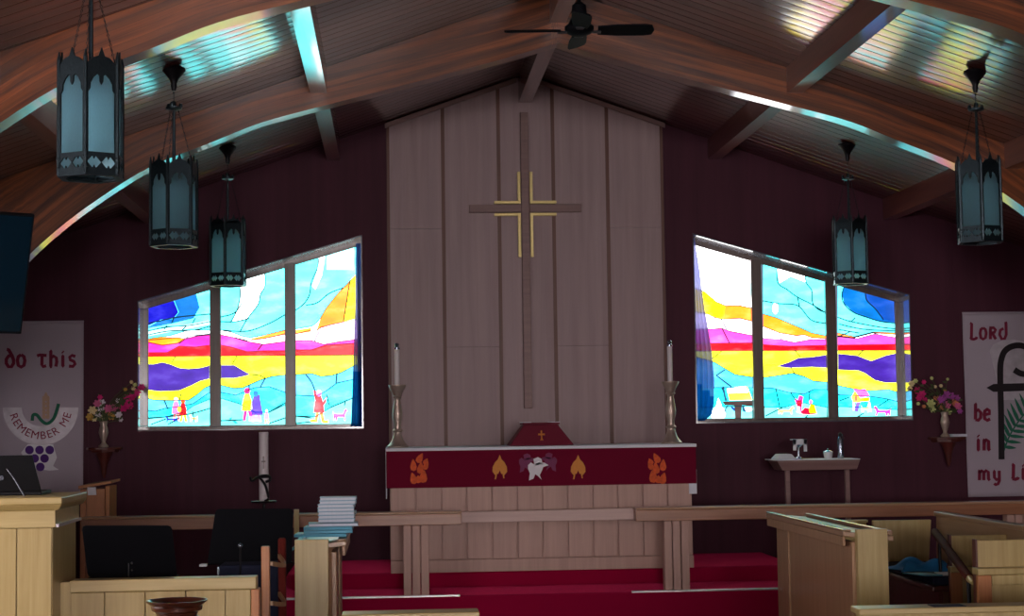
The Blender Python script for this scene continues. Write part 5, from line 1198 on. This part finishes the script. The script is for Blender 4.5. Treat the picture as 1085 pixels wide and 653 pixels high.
# slanting dark handrail with a brass tip
pA = (*W(990, 563, 11.3),); pB = (*W(1031, 618, 9.4),)
r = thing('handrail', 'dark red wooden handrail with a brass tip, slanting down across the choir pew', 'handrail', (pB[0], D(9.4), 0))
A_ = Vector((pA[0], D(11.3), pA[1])); B2 = Vector((pB[0], D(9.4), pB[1]))
MB().tube([A_, A_.lerp(B2, .02), A_.lerp(B2, .5), A_.lerp(B2, .93)], [.02, .027, .027, .026], 14).build('rail', M['rosewood'], r, smooth=True)
MB().tube([A_.lerp(B2, .931), A_.lerp(B2, .97), B2], [.022, .016, .012], 12).build('brass_tip', M['gold'], r, smooth=True)
q = A_.lerp(B2, .9); MB().tube([(q.x, q.y, q.z-.026), (q.x, q.y, 0)], .012, 10).build('support_post', M['iron'], r)
q = A_.lerp(B2, .15); MB().tube([(q.x, q.y, q.z-.026), (q.x, q.y, .585)], .010, 10).build('support_post', M['iron'], r)
# ------------------------------------------------------------------ panelled benches at the right edge
def bench(lab, d, px0, pyt, pys, pxs, wd, inset):
    Y = D(d); x0, zt = W(px0, pyt, d); zs = W(px0, pys, d-inset)[1]; xs = W(pxs, pys, d-inset)[0]; x1 = x0+wd
    r = thing('panelled_bench', lab, 'bench', ((x0+x1)/2, Y, 0), 'panelled benches at the right edge')
    MB().box(x0+.012, x1, Y, Y+.03, 0, zt).build('back_board', M['oak'], r, bevel=.004)
    MB().box(x0, x0+.0115, Y-.004, Y+.05, 0, zt+.006).build('end_strip', M['steel'] if 0 else M['darkwood'], r, bevel=.002)
    Yf = Y-inset
    MB().box(xs, x1, Yf-.002, Y-.005, zs-.035, zs).build('seat', M['oak'], r, bevel=.004)
    tag(MB().box(xs, xs+.075, Yf, Yf+.035, 0, zs-.036).build('stile', M['oak_warm'], r, bevel=.004), 'orange corner stile')
    for za, zb in ((zs-.09, zs-.036), (0, .10)): MB().box(xs+.076, x1, Yf, Yf+.035, za, zb).build('front_rail', M['oak'], r, bevel=.003)
    MB().box(xs+.076, x1, Yf+.014, Yf+.03, .101, zs-.091).build('front_panel', M['oak'], r)
bench('light oak panelled bench at the right edge, the farther of the two', 10.6, 1006, 568, 601, 1007, .55, .06)
bench('light oak panelled bench at the right edge, the nearer of the two', 9.1, 1033, 573, 603, 1036, .8, .10)
# hymn rack top of the front pews at the bottom
def front_pew(nm, lab, d, px0, px1, py, wd=None, tilt=0):
    Y = D(d); x0, zt = W(px0, py, d); x1 = W(px1, py, d)[0]; 
    r = thing(nm, lab, 'pew', ((x0+x1)/2, Y+.08, 0))
    MB().box(x0, x1, Y-.01, Y+.14, zt-.028, zt).build('top_rail', M['oak_x'], r, bevel=.005)
    MB().box(x0+.02, x1-.02, Y+.01, Y+.04, .05, zt-.029).build('front_panel', M['oak'], r, bevel=.003)
    for x in (x0+.02, x1-.06): MB().box(x, x+.04, Y+.041, Y+.13, 0, zt-.029).build('end_board', M['oak'], r, bevel=.003)
    return zt
front_pew('front_pew', 'light oak top of the front pew at the bottom right corner', 7.5, 910, 1400, 645.5)
front_pew('low_stand', 'top of a low oak stand just showing at the bottom centre', 7.4, 362, 508, 651.5)
X, _ = W(990, 650, 7.5); zp = W(990, 645.5, 7.5)[1]
tag(MB().box(X, X+.15, D(7.5)-.0, D(7.5)+.10, zp+.001-.0, zp+.010).build('prayer_book', M['navy'], bevel=.002), 'thin dark blue book lying on the front pew at the bottom right', 'book')
